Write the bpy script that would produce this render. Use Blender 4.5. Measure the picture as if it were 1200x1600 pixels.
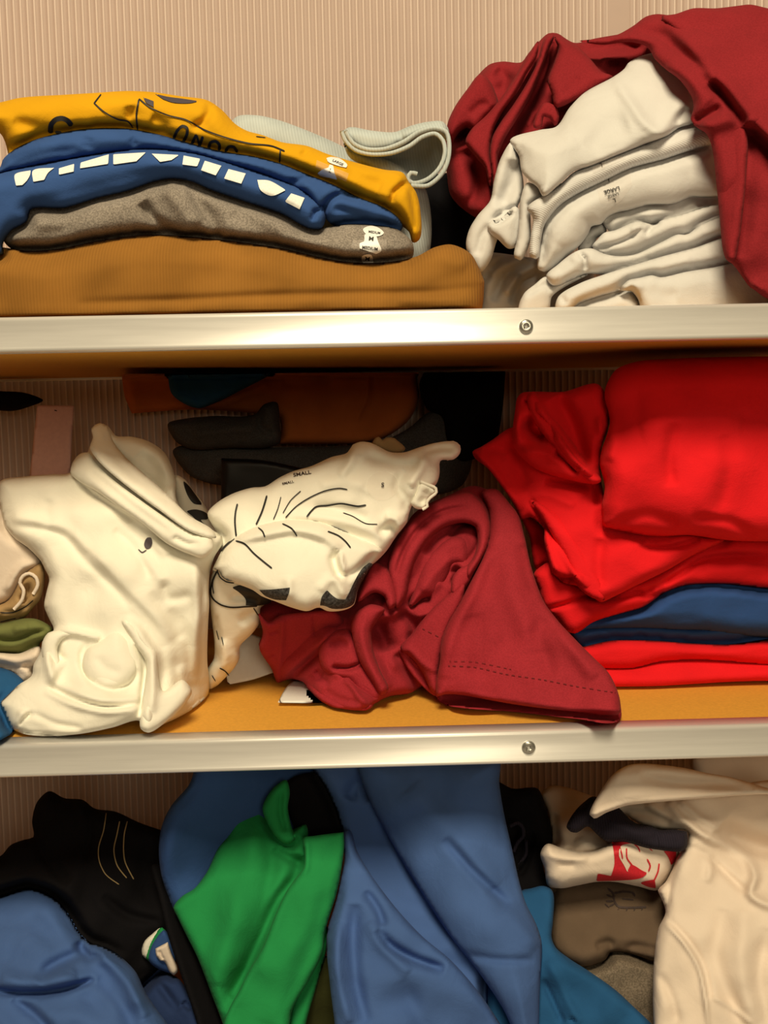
import bpy, math
import numpy as np
from mathutils import Vector

# ------------------------------------------------------------------ clear
for o in list(bpy.data.objects):
    bpy.data.objects.remove(o)
S = bpy.context.scene
COL = S.collection

# ------------------------------------------------------------------ camera
FPX = 1570.0                       # focal length in pixels of the 1200 x 1600 frame
CAM = np.array([0.0, -0.65, 0.0])
YAW, PITCH, ROLL = math.radians(1.1), math.radians(4.9), math.radians(1.2)
fw = np.array([math.sin(YAW)*math.cos(PITCH), math.cos(YAW)*math.cos(PITCH), -math.sin(PITCH)])
r0 = np.array([math.cos(YAW), -math.sin(YAW), 0.0])
u0 = np.cross(r0, fw)
rt = math.cos(ROLL)*r0 - math.sin(ROLL)*u0
up = math.cos(ROLL)*u0 + math.sin(ROLL)*r0
cd = bpy.data.cameras.new('camera')
cam = bpy.data.objects.new('camera', cd)
COL.objects.link(cam)
from mathutils import Matrix
cam.matrix_world = Matrix(((rt[0], up[0], -fw[0], CAM[0]), (rt[1], up[1], -fw[1], CAM[1]),
                           (rt[2], up[2], -fw[2], CAM[2]), (0, 0, 0, 1)))
cd.sensor_fit = 'VERTICAL'
cd.sensor_height = 24.0
cd.lens = FPX/1600*24.0
cd.clip_start = 0.01
S.camera = cam

# ------------------------------------------------------------------ world, lights, exposure
LC = (1.0, 0.83, 0.54)             # colour of the warm room light
W = bpy.data.worlds.new('room_air')
W.use_nodes = True
W.node_tree.nodes['Background'].inputs[0].default_value = (1.0, 0.62, 0.28, 1)
W.node_tree.nodes['Background'].inputs[1].default_value = 0.045
S.world = W

def area(name, loc, target, size, power, size_y=None):
    l = bpy.data.lights.new(name, 'AREA')
    l.energy = power
    l.color = LC
    l.size = size
    if size_y:
        l.shape = 'RECTANGLE'; l.size_y = size_y
    o = bpy.data.objects.new(name, l)
    COL.objects.link(o)
    o.location = loc
    o.rotation_euler = (Vector(target)-Vector(loc)).to_track_quat('-Z', 'Y').to_euler()
    return o
area('ceiling_lamp_light', (-0.08, -1.12, 1.28), (0, 0, -0.1), 0.50, 34)
area('front_fill_light', (0.5, -2.6, 0.55), (0, 0, -0.1), 0.8, 13)  # added low fill from the front, brightens the clothes under the shelves

S.view_settings.view_transform = 'Standard'
S.view_settings.look = 'None'
S.view_settings.exposure = 0.0
S.view_settings.gamma = 1.0
S.view_settings.use_curve_mapping = False

# ------------------------------------------------------------------ projection helpers
def P(px, py, Y):
    """World points on the plane y = Y seen at the photograph's pixel (px, py)."""
    px = np.asarray(px, float); py = np.asarray(py, float); Y = np.asarray(Y, float)
    d = (fw[None]*FPX + rt[None]*(px.reshape(-1, 1)-600) - up[None]*(py.reshape(-1, 1)-800))
    t = (Y.reshape(-1)-CAM[1])/d[:, 1]
    return CAM[None]+d*t[:, None]
def P1(px, py, Y): return P([px], [py], [Y])[0]
ZT, ZTb = P1(600, 484, 0)[2], P1(600, 540, 0)[2]     # top shelf: top and bottom of its front rail
ZM, ZMb = P1(600, 1148, 0)[2], P1(600, 1199, 0)[2]   # middle shelf
ZL = ZM-(ZT-ZM)                                       # lower shelf, below the frame
ZR = (ZT+0.003, 0.9); ZC = (ZM+0.0015, ZTb-0.002); ZB = (ZL+0.002, ZMb-0.002)
YBACK = 0.385

# ------------------------------------------------------------------ materials
def lin(c): return [((v/255)/12.92 if v/255 <= 0.04045 else ((v/255+0.055)/1.055)**2.4) for v in c]
def base(c, k=1.0):
    l = lin(c)
    return tuple(min(0.9, max(0.0012, l[i]*k/LC[i])) for i in range(3))+(1,)
def cloth(name, rgb, k=1.0, rough=0.9, knit=1400, bump=0.25, var=0.12, heather=0.0, dark=None, sheen=0.015):
    m = bpy.data.materials.new(name); m.use_nodes = True
    nt = m.node_tree; N = nt.nodes; L = nt.links
    b = N['Principled BSDF']
    b.inputs['Roughness'].default_value = rough
    b.inputs['Specular IOR Level'].default_value = 0.12
    b.inputs['Sheen Weight'].default_value = sheen
    b.inputs['Sheen Roughness'].default_value = 0.5
    tc = N.new('ShaderNodeTexCoord')
    n1 = N.new('ShaderNodeTexNoise'); n1.inputs['Scale'].default_value = 28; n1.inputs['Detail'].default_value = 3
    L.new(tc.outputs['Object'], n1.inputs['Vector'])
    c = base(rgb, k)
    r = N.new('ShaderNodeValToRGB')
    r.color_ramp.elements[0].position = 0.3; r.color_ramp.elements[1].position = 0.7
    r.color_ramp.elements[0].color = tuple(v*(1-var) for v in c[:3])+(1,)
    r.color_ramp.elements[1].color = tuple(min(0.92, v*(1+var)) for v in c[:3])+(1,)
    L.new(n1.outputs['Fac'], r.inputs[0])
    out = r.outputs[0]
    if heather:
        n2 = N.new('ShaderNodeTexNoise'); n2.inputs['Scale'].default_value = 900; n2.inputs['Detail'].default_value = 2
        L.new(tc.outputs['Object'], n2.inputs['Vector'])
        r2 = N.new('ShaderNodeValToRGB')
        r2.color_ramp.elements[0].position = 0.38; r2.color_ramp.elements[1].position = 0.62
        r2.color_ramp.elements[0].color = (1-heather,)*3+(1,)
        r2.color_ramp.elements[1].color = (1+heather,)*3+(1,)
        L.new(n2.outputs['Fac'], r2.inputs[0])
        mx = N.new('ShaderNodeMixRGB'); mx.blend_type = 'MULTIPLY'; mx.inputs[0].default_value = 1
        L.new(out, mx.inputs[1]); L.new(r2.outputs[0], mx.inputs[2]); out = mx.outputs[0]
    L.new(out, b.inputs['Base Color'])
    n3 = N.new('ShaderNodeTexNoise'); n3.inputs['Scale'].default_value = knit; n3.inputs['Detail'].default_value = 2
    L.new(tc.outputs['Object'], n3.inputs['Vector'])
    bp = N.new('ShaderNodeBump'); bp.inputs['Strength'].default_value = bump; bp.inputs['Distance'].default_value = 0.0006
    L.new(n3.outputs['Fac'], bp.inputs['Height']); L.new(bp.outputs['Normal'], b.inputs['Normal'])
    n4 = N.new('ShaderNodeTexNoise'); n4.inputs['Scale'].default_value = 55; n4.inputs['Detail'].default_value = 3; n4.inputs['Distortion'].default_value = 0.6
    L.new(tc.outputs['Object'], n4.inputs['Vector'])
    bq = N.new('ShaderNodeBump'); bq.inputs['Strength'].default_value = 0.35; bq.inputs['Distance'].default_value = 0.003
    L.new(n4.outputs['Fac'], bq.inputs['Height']); L.new(bq.outputs['Normal'], bp.inputs['Normal'])
    return m
def ribbed(name, rgb, k=1.0, pitch=0.0014, angle=0.0, depth=0.35, rough=0.9, lo=0.8):
    m = cloth(name, rgb, k)
    nt = m.node_tree; N = nt.nodes; L = nt.links
    tc = N.new('ShaderNodeTexCoord'); mp = N.new('ShaderNodeMapping'); mp.inputs['Rotation'].default_value = (0, angle, 0)
    L.new(tc.outputs['Object'], mp.inputs['Vector'])
    w = N.new('ShaderNodeTexWave'); w.wave_type = 'BANDS'; w.bands_direction = 'X'
    w.inputs['Scale'].default_value = 0.314/pitch
    w.inputs['Distortion'].default_value = 0.6
    L.new(mp.outputs[0], w.inputs['Vector'])
    bp = N.new('ShaderNodeBump'); bp.inputs['Strength'].default_value = depth; bp.inputs['Distance'].default_value = 0.0008
    L.new(w.outputs['Fac'], bp.inputs['Height'])
    b = N['Principled BSDF']; L.new(bp.outputs['Normal'], b.inputs['Normal'])
    src = b.inputs['Base Color'].links[0].from_socket
    mr = N.new('ShaderNodeMapRange'); mr.inputs['To Min'].default_value = lo; mr.inputs['To Max'].default_value = 1.0
    L.new(w.outputs['Fac'], mr.inputs['Value'])
    mx = N.new('ShaderNodeMixRGB'); mx.blend_type = 'MULTIPLY'; mx.inputs[0].default_value = 1
    L.new(src, mx.inputs[1]); L.new(mr.outputs[0], mx.inputs[2]); L.new(mx.outputs[0], b.inputs['Base Color'])
    return m
def plain(name, rgb, k=1.0, rough=0.6, metallic=0.0, spec=0.4, alpha=1.0, speck=0.0, scale=300, stretch=(1, 1, 1)):
    m = bpy.data.materials.new(name); m.use_nodes = True
    nt = m.node_tree; N = nt.nodes; L = nt.links; b = N['Principled BSDF']
    c = base(rgb, k)
    b.inputs['Roughness'].default_value = rough; b.inputs['Metallic'].default_value = metallic
    b.inputs['Specular IOR Level'].default_value = spec; b.inputs['Alpha'].default_value = alpha
    tc = N.new('ShaderNodeTexCoord'); mp = N.new('ShaderNodeMapping'); mp.inputs['Scale'].default_value = stretch
    L.new(tc.outputs['Object'], mp.inputs['Vector'])
    n = N.new('ShaderNodeTexNoise'); n.inputs['Scale'].default_value = scale; n.inputs['Detail'].default_value = 4
    L.new(mp.outputs[0], n.inputs['Vector'])
    r = N.new('ShaderNodeValToRGB'); r.color_ramp.elements[0].position = 0.3; r.color_ramp.elements[1].position = 0.7
    r.color_ramp.elements[0].color = tuple(v*(1-speck) for v in c[:3])+(1,)
    r.color_ramp.elements[1].color = tuple(min(0.95, v*(1+speck)) for v in c[:3])+(1,)
    L.new(n.outputs['Fac'], r.inputs[0]); L.new(r.outputs[0], b.inputs['Base Color'])
    return m
M = {}
M['white'] = cloth('white_cotton', (255, 225, 178), 0.97, var=0.03, bump=0.15)
M['cream'] = cloth('cream_cotton', (245, 212, 165), 0.87, var=0.04, bump=0.15)
M['polo'] = cloth('pale_grey_cotton', (230, 212, 176), 0.82, var=0.04, bump=0.2)
M['polorib'] = ribbed('pale_grey_rib_knit', (215, 198, 165), 1.0, 0.0013, math.radians(65), 0.25, lo=0.9)
M['greygreen'] = ribbed('grey_green_knit', (190, 185, 155), 1.0, 0.0022, 0.15, 0.25, lo=0.88)
M['yellow'] = cloth('golden_yellow_cotton', (245, 168, 18), 0.76, var=0.05)
M['blue'] = cloth('denim_blue_cotton', (60, 86, 120), 0.82, var=0.08)
M['blue2'] = cloth('slate_blue_cotton', (72, 94, 124), 1.0, var=0.08)
M['blue3'] = cloth('deep_blue_cotton', (48, 74, 108), 0.9, var=0.08)
M['heather'] = cloth('grey_heather_fleece', (158, 137, 106), 0.74, knit=700, bump=0.5, heather=0.25)
M['brown'] = ribbed('tobacco_brown_knit', (172, 110, 38), 0.74, 0.0021, 0.0, 0.25, lo=0.9)
M['maroon'] = cloth('maroon_cotton', (145, 34, 32), 0.85, knit=900, bump=0.35, var=0.08, heather=0.08)
M['maroon2'] = cloth('dark_red_cotton', (160, 40, 40), 0.95, knit=900, bump=0.35, var=0.08, heather=0.08)
M['red'] = cloth('bright_red_cotton', (236, 28, 28), 0.9, knit=900, bump=0.35, var=0.06)
M['teal'] = cloth('petrol_blue_cotton', (38, 80, 104), 1.0)
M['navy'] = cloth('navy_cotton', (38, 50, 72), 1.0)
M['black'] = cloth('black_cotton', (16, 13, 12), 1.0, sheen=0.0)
M['blackrib'] = ribbed('black_rib_knit', (42, 34, 36), 1.0, 0.0016, 0.0, 0.4)
M['green'] = cloth('grass_green_cotton', (38, 136, 62), 0.92, knit=1000, var=0.05)
M['olive'] = cloth('olive_cotton', (112, 108, 52), 1.0)
M['khaki'] = cloth('khaki_cotton', (165, 125, 72), 1.0)
M['taupe'] = cloth('taupe_cotton', (104, 80, 54), 1.0)
M['orangebrown'] = cloth('rust_canvas', (190, 100, 40), 1.0)
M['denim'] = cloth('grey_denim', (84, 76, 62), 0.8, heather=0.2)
M['ink'] = plain('black_print_ink', (34, 30, 24), 1, 0.6)
M['inkspeck'] = plain('speckled_black_ink', (62, 56, 46), 1, 0.7, speck=0.95, scale=600)
M['grey_ink'] = plain('charcoal_print_ink', (75, 62, 56), 1, 0.7)
M['brown_ink'] = plain('faded_brown_ink', (62, 44, 34), 1, 0.7, speck=0.3)
M['red_ink'] = plain('red_print_ink', (205, 28, 34), 1, 0.6, speck=0.12, scale=900)
M['white_ink'] = plain('cracked_white_ink', (238, 228, 205), 1, 0.7, speck=0.12, scale=900)
M['stitch'] = plain('tan_thread', (150, 120, 70), 1, 0.8)
M['redstitch'] = plain('dark_red_thread', (120, 24, 24), 1, 0.8)
M['film'] = plain('clear_sticker_film', (255, 225, 180), 0.9, 0.3, spec=0.3, alpha=0.13)
M['sticker'] = plain('white_sticker_paper', (250, 232, 205), 1, 0.4)
M['paper'] = plain('white_paper', (250, 235, 200), 0.9, 0.7, speck=0.02)
M['card'] = plain('tan_card', (205, 150, 118), 1.0, 0.8, speck=0.05)
M['blacksheet'] = plain('black_plastic', (14, 12, 10), 1, 0.5)
M['steel'] = plain('brushed_aluminium', (240, 218, 180), 1.08, 0.37, 0.45, 0.5, speck=0.05, scale=60, stretch=(0.3, 4, 6))
M['screw'] = plain('zinc_screw', (190, 175, 140), 1.0, 0.25, 0.8, speck=0.08)
M['fibre'] = plain('golden_fibreboard', (222, 150, 48), 0.95, 0.62, spec=0.3, speck=0.07, scale=500)
M['wallm'] = plain('beige_fluted_plastic', (214, 176, 138), 0.74, 0.6, speck=0.02, scale=30)
M['floorm'] = plain('pale_vinyl', (200, 175, 140), 1.0, 0.6, speck=0.04)
M['ribm'] = plain('pale_fluted_web', (250, 212, 168), 0.74, 0.5, speck=0.02, scale=30)
M['darkolive'] = cloth('dark_olive_cotton', (52, 50, 18), 1.0)
M['heather2'] = cloth('dark_heather_fleece', (128, 106, 76), 0.85, knit=700, bump=0.5, heather=0.25)
M['panel'] = plain('beige_laminate', (190, 160, 125), 1.0, 0.6, speck=0.03)

# ------------------------------------------------------------------ curves in the photograph's frame
def parse(s):
    pts, cor = [], []
    for t in s.split():
        c = t.endswith('!')
        a, b = t.rstrip('!').split(',')
        pts.append((float(a), float(b))); cor.append(c)
    return np.array(pts), cor
def spline(s, closed, step):
    p, cor = parse(s); n = len(p); out = []
    segs = n if closed else n-1
    for i in range(segs):
        a, b = p[i], p[(i+1) % n]
        pa = p[(i-1) % n] if (closed or i > 0) else a
        nb = p[(i+2) % n] if (closed or i+2 < n) else b
        L = np.linalg.norm(b-a)+1e-9
        def tan(prev, cur, nxt):
            l1, l2 = np.linalg.norm(cur-prev)+1e-9, np.linalg.norm(nxt-cur)+1e-9
            t = (cur-prev)/l1+(nxt-cur)/l2
            return t/2*L*0.9
        m0 = (b-a)*0.8 if cor[i] else tan(pa, a, b)
        m1 = (b-a)*0.8 if cor[(i+1) % n] else tan(a, b, nb)
        k = max(1, int(L/step))
        for j in range(k):
            t = j/k
            out.append((2*t**3-3*t**2+1)*a+(t**3-2*t**2+t)*m0+(-2*t**3+3*t**2)*b+(t**3-t**2)*m1)
    if not closed: out.append(p[-1])
    return np.array(out)
def segdist(x, y, A, B):
    """nearest distance from points to segments; also parameter along and side"""
    n = len(x); best = np.full(n, 1e9); tt = np.zeros(n); sd = np.zeros(n); nx = np.zeros(n); ny = np.zeros(n)
    m = len(A)
    for i in range(m):
        ax, ay = A[i]; dx, dy = B[i]-A[i]; l2 = dx*dx+dy*dy+1e-12
        t = np.clip(((x-ax)*dx+(y-ay)*dy)/l2, 0, 1)
        qx, qy = ax+t*dx, ay+t*dy
        d = (x-qx)**2+(y-qy)**2
        k = d < best
        best[k] = d[k]; tt[k] = (i+t[k])/m; nx[k] = qx[k]; ny[k] = qy[k]
        sd[k] = np.sign(dx*(y[k]-ay)-dy*(x[k]-ax))
    return np.sqrt(best), tt, sd, nx, ny
def inside(x, y, poly):
    r = np.zeros(len(x), bool); n = len(poly)
    for i in range(n):
        x1, y1 = poly[i]; x2, y2 = poly[(i+1) % n]
        if y1 == y2: continue
        k = (y1 > y) != (y2 > y)
        r ^= k & (x < (x2-x1)*(y-y1)/(y2-y1)+x1)
    return r
def depthfn(spec):
    if isinstance(spec, (int, float)):
        return lambda x, y: np.full(len(x), float(spec))
    spec = [(p[0], p[1], p[2] if p[2] is not None else contact(p[0], p[1])) for p in spec]
    a = np.array(spec, float)
    if len(a) == 2:
        d = a[1, :2]-a[0, :2]; l = (d**2).sum()
        return lambda x, y: a[0, 2]+(a[1, 2]-a[0, 2])*np.clip(((x-a[0, 0])*d[0]+(y-a[0, 1])*d[1])/l, -0.3, 1.3)
    def U(r): return np.where(r > 0, r*r*np.log(r+1e-9), 0)
    X = a[:, :2]/1000; n = len(a)
    K = U(np.linalg.norm(X[:, None]-X[None], axis=2))+np.eye(n)*1e-4
    Q = np.c_[np.ones(n), X]
    A = np.r_[np.c_[K, Q], np.c_[Q.T, np.zeros((3, 3))]]
    w = np.linalg.lstsq(A, np.r_[a[:, 2], 0, 0, 0], rcond=None)[0]
    lo, hi = a[:, 2].min()-0.02, a[:, 2].max()+0.02
    def f(x, y):
        q = np.c_[x, y]/1000
        r = np.zeros(len(x))
        for i in range(n):
            r += w[i]*U(np.linalg.norm(q-X[i], axis=1))
        return np.clip(r+w[n]+q@w[n+1:], lo, hi)
    return f

def contact(px, py):
    # depth at which the line of sight through a pixel meets the middle board
    d = fw*FPX+rt*(px-600)-up*(py-800)
    return float(CAM[1]+d[1]*(ZC[0]-CAM[2])/d[2])

class Surf:
    """height of a cloth sheet over its outline: rounded rim, folds and soft wrinkles"""
    def __init__(s, outline, Y, B, w, folds, wr, seed, zr):
        s.poly = spline(outline, True, 5.0)
        s.A, s.Bq = s.poly, np.roll(s.poly, -1, axis=0)
        s.Y = depthfn(Y); s.B = B; s.w = w; s.zr = zr; s.wr = wr
        s.folds = []
        for f in folds:
            q = spline(f[1], False, 9.0)
            s.folds.append((f[0], q[:-1], q[1:], f[2]/1000, f[3], f[4] if len(f) > 4 else f[3]))
        rng = np.random.RandomState(seed)
        s.waves = [(rng.uniform(0, math.pi), rng.uniform(45, 130), rng.uniform(0, 6.28), rng.uniform(0, 6.28)) for _ in range(7)]
    def height(s, x, y, d=None):
        if d is None: d = segdist(x, y, s.A, s.Bq)[0]
        t = np.clip(d/s.w, 0, 1)
        h = s.B*np.sqrt(np.clip(1-(1-t)**2, 0, 1))
        rim = np.clip(d/12, 0, 1)
        for kind, A, B, amp, w1, w2 in s.folds:
            W = 3*max(w1, w2)
            k = (x > A[:, 0].min()-W) & (x < np.maximum(A, B)[:, 0].max()+W) & (y > np.minimum(A, B)[:, 1].min()-W) & (y < np.maximum(A, B)[:, 1].max()+W)
            k &= (x > np.minimum(A, B)[:, 0].min()-W)
            if not k.any(): continue
            dd, tt, sd, _, _ = segdist(x[k], y[k], A, B)
            ww = np.where(sd > 0, w1, w2)
            e = np.exp(-(dd/ww)**2)
            if kind != 'R': e = e*np.clip(np.minimum(tt, 1-tt)*5, 0, 1)**0.6
            h[k] += amp*e
        if s.wr:
            q = np.zeros(len(x))
            for a, wl, p1, p2 in s.waves:
                u = (x*math.cos(a)+y*math.sin(a))/wl*6.283
                v = (-x*math.sin(a)+y*math.cos(a))/(wl*2.3)*6.283
                q += np.sin(u+p1+1.2*np.sin(v+p2))*wl/90
            h += s.wr/1000*q/2.2*rim
        return h
    def front(s, x, y, d=None):
        Yv = np.minimum(s.Y(x, y)-s.height(x, y, d), np.minimum(s.ymax, ray_limit(x, y, s.zr))-TMIN)
        return Yv+sample(s.amt, s, x, y)
    def pts(s, x, y, lift=0.0, d=None):
        return P(x, y, s.front(x, y, d)-lift)

def fill(me, v, f, smooth=True):
    v = np.asarray(v, dtype=np.float32)
    me.vertices.add(len(v)); me.vertices.foreach_set('co', v.ravel())
    lens = np.array([len(q) for q in f], dtype=np.int32) if not isinstance(f, np.ndarray) else np.full(len(f), f.shape[1], np.int32)
    idx = np.concatenate([np.asarray(q, dtype=np.int32) for q in f]) if not isinstance(f, np.ndarray) else f.astype(np.int32).ravel()
    me.loops.add(len(idx)); me.loops.foreach_set('vertex_index', idx)
    me.polygons.add(len(lens)); me.polygons.foreach_set('loop_start', np.r_[0, np.cumsum(lens)[:-1]].astype(np.int32))
    me.polygons.foreach_set('loop_total', lens)
    me.update(calc_edges=True)
    if smooth: me.polygons.foreach_set('use_smooth', np.ones(len(lens), bool))
    me.validate()
def link(name, v, f, mat, parent=None, smooth=True):
    me = bpy.data.meshes.new(name); fill(me, v, f, smooth)
    me.materials.append(M[mat] if isinstance(mat, str) else mat)
    o = bpy.data.objects.new(name, me); COL.objects.link(o)
    if parent: o.parent = parent
    return o
def grid(poly, step):
    x0, y0 = poly.min(0)-step; x1, y1 = poly.max(0)+step
    nx, ny = int((x1-x0)/step)+2, int((y1-y0)/step)+2
    gx = x0+np.arange(nx)*step; gy = y0+np.arange(ny)*step
    X, Y = np.meshgrid(gx, gy)
    cx, cy = (X[:-1, :-1]+step/2), (Y[:-1, :-1]+step/2)
    m = inside(cx.ravel(), cy.ravel(), poly).reshape(cx.shape)
    use = np.zeros((ny, nx), int)
    for a, b in ((0, 0), (0, 1), (1, 0), (1, 1)):
        use[a:ny-1+a, b:nx-1+b] += m
    ids = -np.ones((ny, nx), int); k = use > 0
    ids[k] = np.arange(k.sum())
    x, y = X[k], Y[k]; bd = use[k] < 4
    cy_, cx_ = np.nonzero(m)
    F = np.c_[ids[cy_, cx_], ids[cy_, cx_+1], ids[cy_+1, cx_+1], ids[cy_+1, cx_]]
    return x.copy(), y.copy(), bd, F
SEED = [0]
SHEETS, LATER = [], []
TMIN, GAP = 0.0011, 0.0012
def sheet(name, mat, outline, Y, B=0.012, w=30, T=0.02, folds=(), wr=0.8, parent=None, step=3.2, zr=ZC, wb=None, ymax=0.372):
    """one layer of cloth as a closed body: modelled front, rounded back; its mesh is filled in by settle()"""
    SEED[0] += 1
    s = Surf(outline, Y, B, w, folds, wr, SEED[0], zr)
    s.T, s.wb, s.ymax, s.step = T, wb or max(w, T*900), ymax, step
    me = bpy.data.meshes.new(name); me.materials.append(M[mat])
    s.obj = bpy.data.objects.new(name, me); COL.objects.link(s.obj)
    if parent: s.obj.parent = parent
    s.lim = None
    SHEETS.append(s)
    return s
RS = 3.0; RX0, RY0, RNX, RNY = -90.0, -30.0, 470, 620
def ray_limit(x, y, zr):
    """depth at which the line of sight meets the board below or above (not for the top shelf, seen from below)"""
    d = (fw[None]*FPX+rt[None]*(x.reshape(-1, 1)-600)-up[None]*(y.reshape(-1, 1)-800))
    lo, hi = zr
    out = np.full(len(x), 9.0)
    for zz, ok in ((lo, d[:, 2] < -1), (hi, d[:, 2] > 1)):
        t = np.where(ok, (zz-CAM[2])/np.where(ok, d[:, 2], 1), 9.0)
        yy = CAM[1]+d[:, 1]*t
        if zr is not ZR: out = np.where(ok & (t > 0) & (yy > -0.02), np.minimum(out, yy), out)
    return out
def sample(R, s, x, y):
    i = np.clip((x-RX0)/RS-s.ix, 0, R.shape[1]-1.001); j = np.clip((y-RY0)/RS-s.iy, 0, R.shape[0]-1.001)
    i0, j0 = i.astype(int), j.astype(int); a, b = i-i0, j-j0
    return R[j0, i0]*(1-a)*(1-b)+R[j0, i0+1]*a*(1-b)+R[j0+1, i0]*(1-a)*b+R[j0+1, i0+1]*a*b
def nb(a, op):
    p = np.pad(a, 1, mode='edge'); r = a
    for i in range(3):
        for j in range(3): r = op(r, p[i:i+a.shape[0], j:j+a.shape[1]])
    return r
def box3(a):
    p = np.pad(a, 1, mode='edge')
    return sum(p[i:i+a.shape[0], j:j+a.shape[1]] for i in range(3) for j in range(3))/9
def settle():
    """let the clothes lie against each other: nothing may sink into what lies in front of or behind it"""
    def root(o):
        while o.parent: o = o.parent
        return o.name
    for s in SHEETS:
        q = s.poly
        s.ix = int(max(0, (q[:, 0].min()-RX0)/RS-5)); s.iy = int(max(0, (q[:, 1].min()-RY0)/RS-5))
        jx = int(min(RNX, (q[:, 0].max()-RX0)/RS+6)); jy = int(min(RNY, (q[:, 1].max()-RY0)/RS+6))
        s.jx, s.jy = jx, jy
        X, Yy = np.meshgrid(RX0+np.arange(s.ix, jx)*RS, RY0+np.arange(s.iy, jy)*RS)
        x, y = X.ravel(), Yy.ravel()
        d, _, _, _, _ = segdist(x, y, s.A, s.Bq); ins = inside(x, y, s.poly)
        m = ins | (d < 5.5); s.m = m.reshape(X.shape)
        dd = np.where(ins, d, 0)
        Yb = s.Y(x, y); lim = ray_limit(x, y, s.zr)
        f = np.minimum(np.minimum(Yb-s.height(x, y, dd), s.ymax-TMIN), lim-TMIN)
        t = np.clip(dd/s.wb, 0, 1)
        b = np.minimum(Yb+TMIN+s.T*np.sqrt(1-(1-t)**2), np.minimum(s.ymax, lim))
        b = np.where(dd < 3, np.minimum(b, f+TMIN+0.002), b)
        s.f, s.b, s.id = f.reshape(X.shape), b.reshape(X.shape), root(s.obj)
    n = len(SHEETS)
    def win(p, q):
        x0, x1, y0, y1 = max(p.ix, q.ix), min(p.jx, q.jx), max(p.iy, q.iy), min(p.jy, q.jy)
        if x0 >= x1 or y0 >= y1: return None
        a = (slice(y0-p.iy, y1-p.iy), slice(x0-p.ix, x1-p.ix)); c = (slice(y0-q.iy, y1-q.iy), slice(x0-q.ix, x1-q.ix))
        m = p.m[a] & q.m[c]
        return (a, c, m) if m.any() else None
    W = np.zeros((n, n)); pairs = {}
    for i in range(n):
        for j in range(i+1, n):
            if SHEETS[i].id == SHEETS[j].id: continue
            r = win(SHEETS[i], SHEETS[j])
            if r is None: continue
            a, c, m = r; pairs[i, j] = r; pairs[j, i] = (c, a, m)
            df = np.median((SHEETS[j].f[c]-SHEETS[i].f[a])[m])
            if df >= 0: W[i, j] = m.sum()      # i in front of j
            else: W[j, i] = m.sum()
    left = list(range(n)); order = []
    while left:
        k = min(left, key=lambda j: (sum(W[i, j] for i in left), float(SHEETS[j].f[SHEETS[j].m].mean())))
        order.append(k); left.remove(k)
    pos = {k: i for i, k in enumerate(order)}
    for k in order:
        s = SHEETS[k]; s.push = np.full(s.f.shape, -9.0)
        for i in order[:pos[k]]:
            if (i, k) in pairs:
                a, c, m = pairs[i, k]
                v = np.where(m, SHEETS[i].f[a]+TMIN+GAP, -9)
                s.push[c] = np.maximum(s.push[c], v)
        amt = np.maximum(s.push-s.f, 0)
        dil = nb(amt, np.maximum)
        for _ in range(3): dil = box3(dil)
        s.amt = np.maximum(dil, amt)
        s.f = s.f+s.amt
    for k in order[::-1]:
        s = SHEETS[k]; s.pull = np.full(s.f.shape, 9.0)
        for i in order[pos[k]+1:]:
            if (k, i) in pairs:
                a, c, m = pairs[k, i]
                s.pull[a] = np.minimum(s.pull[a], np.where(m, SHEETS[i].f[c]-GAP, 9))
    for s in SHEETS: s.pull = nb(s.pull, np.minimum)
    for s in SHEETS:
        x, y, bd, F = grid(s.poly, s.step)
        _, _, _, nx, ny = segdist(x[bd], y[bd], s.A, s.Bq)
        x[bd] = nx; y[bd] = ny
        d = segdist(x, y, s.A, s.Bq)[0]; d[bd] = 0
        s.lim = 1
        Yf = s.front(x, y, d)
        t = np.clip(d/s.wb, 0, 1)
        lim = np.minimum(ray_limit(x, y, s.zr), s.ymax)
        Yb = np.minimum(s.Y(x, y)+TMIN+s.T*np.sqrt(np.clip(1-(1-t)**2, 0, 1)), lim)
        Yb = np.maximum(np.minimum(Yb, sample(s.pull, s, x, y)), Yf+TMIN*0.8)
        front, back = P(x, y, Yf), P(x, y, Yb)
        n = len(x); inner = ~bd
        remap = np.arange(2*n); remap[n:][bd] = np.arange(n)[bd]
        V = np.r_[front, back]; lo, hi = s.zr
        V[:, 2] = np.clip(V[:, 2], lo, hi)
        keep = np.r_[np.ones(n, bool), inner]; new = np.cumsum(keep)-1
        FF = new[np.r_[F[:, ::-1], remap[F+n]]]
        fill(s.obj.data, V[keep], FF)
    for f in LATER: f()
def deco(host, name, mat, outline, lift=0.0007, step=2.0, parent=None):
    LATER.append(lambda: deco_(host, name, mat, outline, lift, step, parent))
def inkline(host, name, mat, lines, lift=0.0008, parent=None, dash=0):
    LATER.append(lambda: inkline_(host, name, mat, lines, lift, parent, dash))
def words(host, name, mat, txt, x, y, size, ang=0.0, lift=0.0011, parent=None, sx=1.0):
    LATER.append(lambda: words_(host, name, mat, txt, x, y, size, ang, lift, parent, sx))
def deco_(host, name, mat, outline, lift=0.0007, step=2.0, parent=None):
    """flat print or label lying on a sheet"""
    poly = spline(outline, True, 3.0)
    x, y, bd, F = grid(poly, step)
    if len(F) == 0: return None
    _, _, _, nx, ny = segdist(x[bd], y[bd], poly, np.roll(poly, -1, axis=0))
    x[bd] = nx; y[bd] = ny
    V = host.pts(x, y, lift); V[:, 2] = np.clip(V[:, 2], *host.zr)
    return link(name, V, F, mat, parent or host.obj)
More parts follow.
